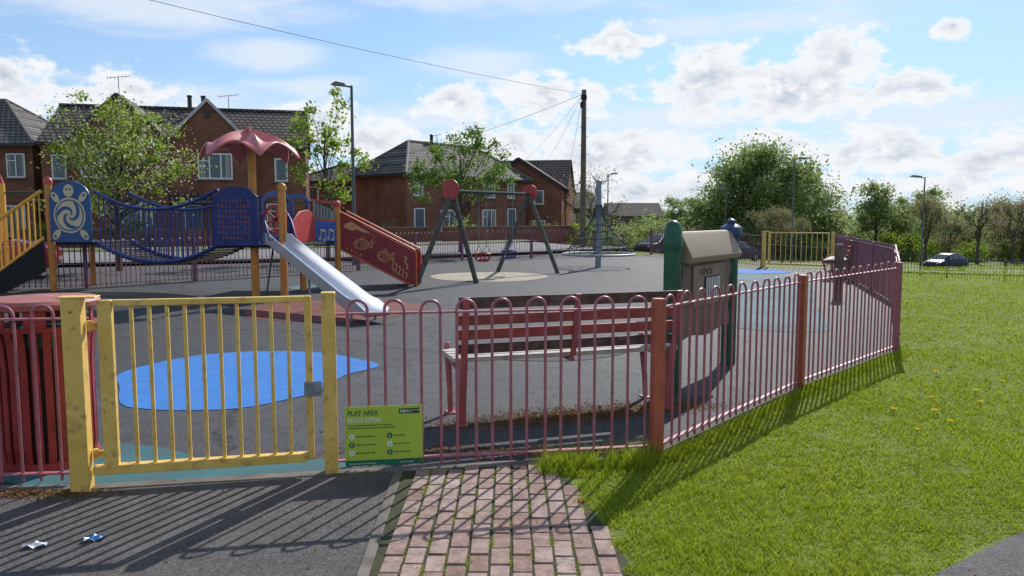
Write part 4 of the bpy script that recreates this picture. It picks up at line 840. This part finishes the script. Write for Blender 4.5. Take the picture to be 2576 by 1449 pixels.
# ---------------------------------------------------------------- cars
def car(x,y,rz,paint,lab,s=1):
    e=thing('parked_car',(x,y,hgt(x,y)+.06),rz,lab,'car','cars on the street')
    st=[(0,.35,.58,.58,.62,.5),(.08,.22,.70,.72,.76,.66),(.5,.2,.80,.86,.84,.74),(1.0,.2,.88,.95,.87,.76),(1.75,.2,.92,1.40,.88,.60),(2.4,.2,.93,1.47,.88,.61),(3.1,.2,.94,1.44,.88,.6),(3.65,.2,.94,1.18,.87,.64),(3.9,.24,.9,.96,.84,.7),(4.0,.35,.78,.80,.76,.66)]
    mb=MB(); vs=[]
    for x_,zb,zl,zr,w,wr in st: vs+=[(x_-2,-w*.94,zb),(x_-2,-w,(zb+zl)/2),(x_-2,-w*.96,zl),(x_-2,-wr,zr-.03),(x_-2,-wr*.8,zr),(x_-2,wr*.8,zr),(x_-2,wr,zr-.03),(x_-2,w*.96,zl),(x_-2,w,(zb+zl)/2),(x_-2,w*.94,zb)]
    k=10; mb.add(vs,[(i*k+j,i*k+(j+1)%k,(i+1)*k+(j+1)%k,(i+1)*k+j) for i in range(len(st)-1) for j in range(k)]+[tuple(range(k)),tuple((len(st)-1)*k+j for j in range(k))])
    b=part(e,'body',mb,paint); b.data.set_sharp_from_angle(angle=R(50))
    def P(i,sg,t,off): 
        x_,zb,zl,zr,w,wr=st[i]; a=Vector((x_-2,sg*w*.96,zl));c=Vector((x_-2,sg*wr,zr-.03)); p=a.lerp(c,t); p.y+=sg*off; return p
    for sg in(-1,1):
        for i in range(3,7):
            mb=MB()
            if i==3: q=[P(3,sg,.8,.012),P(4,sg,.12,.012),P(4,sg,.88,.012)]
            else: q=[P(i,sg,.12,.012),P(i+1,sg,.12,.012),P(i+1,sg,.86,.012),P(i,sg,.86,.012)]
            if i in(4,5,6): q[0].x+=.03;q[-1].x+=.03
            mb.add(q,[tuple(range(len(q)))]); part(e,'window',mb,GLS,smooth=False)
    for a,b_,d in((3,4,-1),(7,6,1)):
        mb=MB(); z0,z1=st[a],st[b_]; mb.add([(z0[0]-2,-z0[5]*.9,z0[3]+.02),(z0[0]-2,z0[5]*.9,z0[3]+.02),(z1[0]-2,z1[5]*.82,z1[3]-.02),(z1[0]-2,-z1[5]*.82,z1[3]-.02)],[(0,1,2,3)])
        mb.v[-4:]=[(v[0]+d*.02,v[1],v[2]+.015) for v in mb.v[-4:]]
        part(e,'windscreen',mb,GLS,smooth=False)
    for wx in(-1.28,1.2):
        for sg in(-1,1):
            wl=thing('wheel',(wx,sg*.78,.25),0,'',''); del wl['label'],wl['category']; wl.parent=e
            mb=MB(); mb.disc((0,0,0),.31,.2,(0,1,0),20); part(wl,'tyre',mb,DRK,bevel=.02); mb=MB(); mb.disc((0,sg*.1,0),.19,.03,(0,1,0),14); part(wl,'rim',mb,GAL)
    for sg in(-1,1):
        mb=MB(); mb.lathe([(.02,-.05),(.12,-.02),(.1,.06),(.02,.08)],10,c=(-1.86,sg*.58,.62)); part(e,'headlight',mb,WHT)
        mb=MB(); mb.box((1.93,sg*.62,.78),(.1,.16,.2)); part(e,'tail_light',mb,PRD)
        mb=MB(); mb.box((-.75,sg*.97,.95),(.1,.16,.12)); part(e,'mirror',mb,paint,bevel=.02)
    return e
CD=mat('car_dark_blue',(.012,.016,.03),.4,var=.05,spec=.3); CR=mat('car_red',(.42,.012,.025),.25,var=.05,coat=.6); CB=mat('car_black',(.012,.012,.015),.4,spec=.3)
car(38,66.5,R(26),CD,'dark blue hatchback parked on the road'); car(10.5,54,R(40),CB,'black hatchback parked by the shrubs'); car(16.8,57,R(218),CD,'dark car behind the playground fence')
car(-13.75,19.2,R(205),CR,'bright red hatchback parked beyond the fence')
# ---------------------------------------------------------------- grass
def blades(name,x,y,w,h,m,lab,zz=0):
    n=len(x); a=rng.uniform(0,2*math.pi,n); l=h*rng.uniform(.2,1.3,n); la=rng.uniform(0,2*math.pi,n); z=np.zeros(n)+zz
    v=np.zeros((n,3,3)); v[:,0,0]=x-np.cos(a)*w;v[:,0,1]=y-np.sin(a)*w;v[:,0,2]=z; v[:,1,0]=x+np.cos(a)*w;v[:,1,1]=y+np.sin(a)*w;v[:,1,2]=z
    v[:,2,0]=x+np.cos(la)*l;v[:,2,1]=y+np.sin(la)*l;v[:,2,2]=z+h
    me=bpy.data.meshes.new(name); me.vertices.add(3*n); me.vertices.foreach_set('co',v.ravel().astype(np.float32)); me.loops.add(3*n); me.loops.foreach_set('vertex_index',np.arange(3*n,dtype=np.int32))
    me.polygons.add(n); me.polygons.foreach_set('loop_start',np.arange(0,3*n,3,dtype=np.int32)); me.update(calc_edges=True); me.materials.append(m)
    o=bpy.data.objects.new(name,me); link(o); o['kind']='stuff'; o['label']=lab; o['category']='grass'; return o
GB=leafmat('grass_blade',[(.13,.19,.008),(.23,.32,.014),(.33,.42,.024),(.43,.47,.05),(.26,.35,.016)],.5,.7,.15)
def vnoise(x,y,f,seed):
    g=np.random.default_rng(seed).uniform(0,1,(256,256)); X=x*f+500;Y=y*f+500; i=np.floor(X).astype(int);j=np.floor(Y).astype(int);fx=X-i;fy=Y-j; fx=fx*fx*(3-2*fx);fy=fy*fy*(3-2*fy)
    q=lambda a,b:g[a%256,b%256]; return (q(i,j)*(1-fx)+q(i+1,j)*fx)*(1-fy)+(q(i,j+1)*(1-fx)+q(i+1,j+1)*fx)*fy
N=340000; u=rng.uniform(0,1,N); gy=2.5*(24/2.5)**u; gx=rng.uniform(-.1,1,N)*(gy*.78+.3)
edge=np.where(gy<4.865,.30+(4.65-gy)*.19+.05*np.sin(gy*9)+.04*np.sin(gy*23)+.09*(vnoise(gx*0+3,gy,6,9)-.5),np.where(gy<8.745,.946+(gy-4.865)*.908+.02,4.47+(gy-8.745)*.4945+.02))
edge=np.where((gy<4.9)&(gy>4.45),.25+(gy-4.45)*.2,edge)
pth=(gy<3.2+(gx-1.85)*.64+.03*np.sin(gx*9)+.04*vnoise(gx,gy,7,5))&(gx>.8)
cl=.35*vnoise(gx,gy,1.2,1)+.35*vnoise(gx,gy,5,2)+.45*vnoise(gx,gy,16,3)
k=(gx>edge)&~pth&(gy>2.6+.0*gx)&(rng.uniform(0,1,N)<.35+1.2*cl); k&=~((gy<2.75)&(gx<1.2)); gx,gy,cl=gx[k],gy[k],cl[k]
blades('grass_lawn',gx,gy,.0022*(gy/3)**.8*rng.uniform(.7,1.4,len(gx)),(.008+.036*np.clip(cl-.25,0,1))*rng.uniform(.6,1.5,len(gx)),GB,'mown lawn grass beside the fence')
n=3200; ct=rng.uniform(0,1,26); ci=rng.integers(0,26,n); wx=.20+.74*ct[ci]+rng.normal(0,.035,n); wy=(4.70+.13*ct-rng.uniform(0,.28,26)**1.4)[ci]+rng.normal(0,.03,n); hc=rng.uniform(.3,1.1,26)[ci]; blades('weeds_tall_grass',wx,wy-.03,.0026*np.ones(n),rng.uniform(.03,.17,n)*hc,GB,'overgrown grass at the fence foot')
n=9000; t=rng.uniform(0,1,n)**1.2; q=rng.uniform(0,1,n); sx=np.where(q<.5,P1[0]+(P2[0]-P1[0])*t,P2[0]+(C[0]-P2[0])*t); sy=np.where(q<.5,P1[1]+(P2[1]-P1[1])*t,P2[1]+(C[1]-P2[1])*t); o_=np.abs(rng.normal(0,.06,n)); blades('fence_line_grass',sx+.04+o_*.7,sy-.04-o_*.7,.003*np.ones(n),rng.uniform(.02,.08,n),GB,'long grass along the fence foot')
n=2600; ci=rng.integers(0,85,n); bx=-.595+bw*rng.integers(1,11,85)[ci]+rng.normal(0,.006,n); by=rng.uniform(2.5,4.6,85)[ci]+rng.normal(0,.04,n); kk=bx<.3+(4.65-by)*.19; blades('paving_weeds',bx[kk],by[kk],.0022*np.ones(kk.sum()),rng.uniform(.010,.032,kk.sum()),GB,'weeds growing between paving bricks')
LIT=leafmat('leaf_litter',[(.20,.095,.035),(.28,.14,.055),(.10,.055,.025),(.22,.16,.065)],.1,.9,.1)
pts=[];
for cx,cy,sx,sy,n in((.5,5.9,.9,.13,6500),(.0,4.95,1.0,.07,2500),(-2.9,4.2,.5,.05,2600),(1.35,6.2,.4,.1,900)):
    pts.append(np.stack([rng.normal(cx,sx*.6,n),rng.normal(cy,sy,n)+0,rng.uniform(.006,.011,n)],1))
n=700; pts.append(np.stack([rng.uniform(-4,3,n),rng.uniform(3.0,9,n),np.full(n,.011)],1))
a=np.concatenate(pts); a[:6500,1]+=(a[:6500,0]-.5)*.3
o=leaves('leaf_litter',a,.009,LIT,None,flat=.25); o['kind']='stuff'; o['label']='dry brown leaf litter and moss'; o['category']='litter'
DY=leafmat('dandelion_yellow',[(.85,.6,.01),(.95,.75,.02)],.3)
mb=MB(); mb.tube([(0,0,0),(0,.005,.05)],.0025,5,1)
for k in range(22):
    a=k*2.4; r=.006+.013*(k/22); mb.add([(0,0,.05),(r*1.3*math.cos(a-.25),r*1.3*math.sin(a-.25),.058),(r*1.6*math.cos(a),r*1.6*math.sin(a),.055),(r*1.3*math.cos(a+.25),r*1.3*math.sin(a+.25),.058)],[(0,1,2,3)])
first=None
pos=[(3.05,5.95),(3.35,5.9),(2.95,5.4),(3.3,5.6),(3.9,6.2),(4.1,6.6),(3.6,6.4),(4.6,7.0),(4.3,6.0),(4.9,6.6),(4.2,7.4),(5.1,8.1),(5.4,7.4),(6.2,8.6)]+[(random.uniform(4.9,7.2)+k*.12,random.uniform(8,12)+k*.15) for k in range(26)]
for i,p in enumerate(pos):
    if first is None: first=part(None,'dandelion',mb,[DY,LMD],smooth=False); o=first
    else: o=first.copy(); COL.objects.link(o)
    o.location=(p[0],p[1],-.014); s=random.uniform(.85,1.2); o.scale=(s,s,s); tag(o,'yellow dandelion flower in the lawn','flower','dandelions in the grass')
def scrap(nm,x,y,m,lab,w=.09,h=.05,rz=0):
    mb=MB(); vs=[(w*(i/4-.5),h*(j/3-.5),.012+.012*math.sin(i*2.1+j*1.3)) for j in range(4) for i in range(5)]; mb.add(vs,[(j*5+i,j*5+i+1,(j+1)*5+i+1,(j+1)*5+i) for j in range(3) for i in range(4)],0)
    mb.m=[(i%3==1)*1 for i in range(len(mb.f))]
    o=part(None,nm,mb,m,smooth=False); o.location=(x,y,.006); o.rotation_euler=(0,0,rz); tag(o,lab,'litter')
scrap('paper_scrap',-2.27,3.48,[WHT,WHT],'white paper scrap lying on the asphalt path',.095,.045,.2); scrap('crisp_packet',-2.03,3.56,[mat('wrap_blue',(.05,.25,.6),.3),WHT],'blue and white wrapper on the asphalt path',.09,.05,.5)
scrap('orange_wrapper',.38,4.05,[mat('wrap_orange',(.7,.25,.03),.4),YEL],'orange wrapper at the edge of the grass',.06,.03,2); scrap('paper_scrap',.33,4.75,[WHT,WHT],'pale paper scrap in the long grass',.04,.03,1)
# ---------------------------------------------------------------- world
AZ=R(24.5);EL=R(38.5)
w=bpy.data.worlds.new('World'); scene.world=w; w.use_nodes=True; nt=w.node_tree; L=nt.links; bg=nt.nodes['Background']
sky=nn(nt,'ShaderNodeTexSky'); sky.sky_type='NISHITA'; sky.sun_disc=False; sky.sun_elevation=EL; sky.sun_rotation=AZ; sky.air_density=1.0; sky.dust_density=.3; sky.ozone_density=1.5
STR=.14; bg.inputs['Strength'].default_value=STR
tc=nn(nt,'ShaderNodeTexCoord'); sp=nn(nt,'ShaderNodeSeparateXYZ'); L.new(tc.outputs['Generated'],sp.inputs[0])
def mth(op,a,b=None,c=None,cl=False):
    n=nn(nt,'ShaderNodeMath',operation=op); n.use_clamp=cl
    for i,v in enumerate((a,b,c)):
        if v is None: continue
        if isinstance(v,(int,float)): n.inputs[i].default_value=v
        else: L.new(v,n.inputs[i])
    return n.outputs[0]
az=mth('ARCTAN2',sp.outputs[0],sp.outputs[1]); el=mth('ARCSINE',sp.outputs[2])
def noise(su,sv,ou=0,ov=0,det=9,rough=.58,z=0,dist=0):
    cb=nn(nt,'ShaderNodeCombineXYZ'); L.new(mth('MULTIPLY_ADD',az,su,ou),cb.inputs[0]); L.new(mth('MULTIPLY_ADD',el,sv,ov),cb.inputs[1]); cb.inputs[2].default_value=z
    n=nn(nt,'ShaderNodeTexNoise'); n.inputs['Scale'].default_value=1; n.inputs['Detail'].default_value=det; n.inputs['Roughness'].default_value=rough; n.inputs['Distortion'].default_value=dist; L.new(cb.outputs[0],n.inputs['Vector']); return n.outputs['Fac']
def blobs(lst):
    r=None
    for a,e_,ra,re,s in lst:
        u=mth('MULTIPLY_ADD',az,1/R(ra),-a/ra); v=mth('MULTIPLY_ADD',el,1/R(re),-e_/re)
        d=mth('SQRT',mth('ADD',mth('MULTIPLY',u,u),mth('MULTIPLY',v,v))); g=mth('MULTIPLY_ADD',d,-s,s)
        r=g if r is None else mth('MAXIMUM',r,g)
    return mth('MAXIMUM',r,-1.0)
def sstep(x,a,b,lo=0,hi=1):
    n=nn(nt,'ShaderNodeMapRange',interpolation_type='SMOOTHSTEP'); n.inputs[1].default_value=a;n.inputs[2].default_value=b;n.inputs[3].default_value=lo;n.inputs[4].default_value=hi; L.new(x,n.inputs[0]); return n.outputs[0]
cum=[(-26.3,8.0,4.5,2.2,1),(-33.8,8.3,3.8,2.0,1),(-14,6.8,4.0,1.7,1),(-10.5,5.6,3.8,2.2,1),(-4.5,8.3,4.5,1.6,.9),(2.2,8.6,5.5,2.2,1),(8.0,12.4,3.4,1.5,1.1),(14.5,9.4,6,3.0,1.2),(20,8.6,7,2.6,1.2),(23.0,11,2.8,2.4,1),(27.5,8.3,4.0,1.6,1),(6,4.5,9,2.4,1),(18,4.6,6,1.8,1),(25,4.2,8,2.2,1),(33,3.9,6,1.9,1),(-3,5.2,8,1.9,.9),(29.5,12,1.2,.7,.7),(60,7,14,3,.9),(-60,8,15,3,.9),(110,14,20,8,1),(-110,14,20,8,1),(180,22,40,14,1),(150,40,40,12,1),(-150,40,40,12,1),(0,2.0,60,1.8,.9)]  # blobs behind the camera are unseen clouds added as fill light
B1=blobs(cum)
n1=noise(22,38,z=1.3,rough=.6,det=11); n1b=noise(22,38,-.10,-.42,z=1.3,rough=.6,det=11)
d1=mth('ADD',B1,mth('MULTIPLY_ADD',n1,2.7,-1.42)); a1=sstep(d1,-.06,.38)
sh=mth('MULTIPLY_ADD',mth('SUBTRACT',n1,n1b),4.2,.5,True)
thick=sstep(d1,.2,1.0)
soft=[(-27,14.4,15,2.6,1.3),(-17.3,11.2,4.5,1.5,1.2),(-2,11.1,5,1.3,1.1),(-14,9.2,5,1.0,.9),(0,16,14,1.8,1),(17,13.2,9,1.2,.8),(25,15,9,1.7,.9),(12,7.0,12,1.4,1),(50,16,20,5,.8),(-50,16,20,5,.8),(28,6.3,16,1.8,.9),(-25,7,18,2,.8),(-6,7.2,9,1.4,.9),(-20,28,40,8,.8),(30,30,40,8,.8),(120,30,60,15,.9),(-120,35,60,15,.9)]  # wide blobs at the back: more unseen cloud added for fill
d2=mth('ADD',blobs(soft),mth('MULTIPLY_ADD',noise(6,30,z=5.1,rough=.62,dist=.6),2.3,-1.22)); a2=sstep(d2,-.3,.8,0,.84)
def mixc(f,a,b):
    n=nn(nt,'ShaderNodeMix',data_type='RGBA')
    for i,v in((0,f),(6,a),(7,b)):
        if isinstance(v,tuple): n.inputs[i].default_value=v
        elif isinstance(v,(int,float)): n.inputs[i].default_value=v
        else: L.new(v,n.inputs[i])
    return n.outputs[2]
K=1/STR
SK=nn(nt,'ShaderNodeVectorMath',operation='MULTIPLY'); L.new(sky.outputs[0],SK.inputs[0]); SK.inputs[1].default_value=(.76,.88,1.02)
white=(.93*K,.95*K,.98*K,1); grey=(.47*K,.54*K,.66*K,1)
cc=mixc(mth('MULTIPLY',thick,mth('SUBTRACT',1.0,sh)),white,grey)
base=mixc(sstep(el,0,R(14),.8,.3),SK.outputs[0],(.46*K,.66*K,.90*K,1))
c=mixc(a2,base,(.78*K,.86*K,.96*K,1)); c=mixc(a1,c,cc)
absz=mth('ABSOLUTE',az); rear_fill=sstep(absz,R(60),R(120),1.0,.8)  # scales the sky behind the camera to set its fill light
SB=nn(nt,'ShaderNodeVectorMath',operation='SCALE'); L.new(c,SB.inputs[0]); L.new(rear_fill,SB.inputs['Scale'])
L.new(SB.outputs[0],bg.inputs['Color'])
# sun
sl=bpy.data.lights.new('sun','SUN'); sl.energy=5.0; sl.angle=R(.53); sl.color=(1,.96,.90)
so=bpy.data.objects.new('sun',sl); COL.objects.link(so); S=Vector((math.sin(AZ)*math.cos(EL),math.cos(AZ)*math.cos(EL),math.sin(EL))); so.rotation_euler=S.to_track_quat('Z','Y').to_euler(); so.location=(0,0,30)
# camera
cd=bpy.data.cameras.new('camera'); cd.sensor_width=36; cd.lens=26.68; cd.clip_end=5000; cd.clip_start=.05
co=bpy.data.objects.new('camera',cd); COL.objects.link(co); co.location=(0,0,1.57); co.rotation_euler=(R(90-5.36),0,0); scene.camera=co
scene.view_settings.view_transform='Standard'; scene.view_settings.look='None'; scene.view_settings.exposure=0
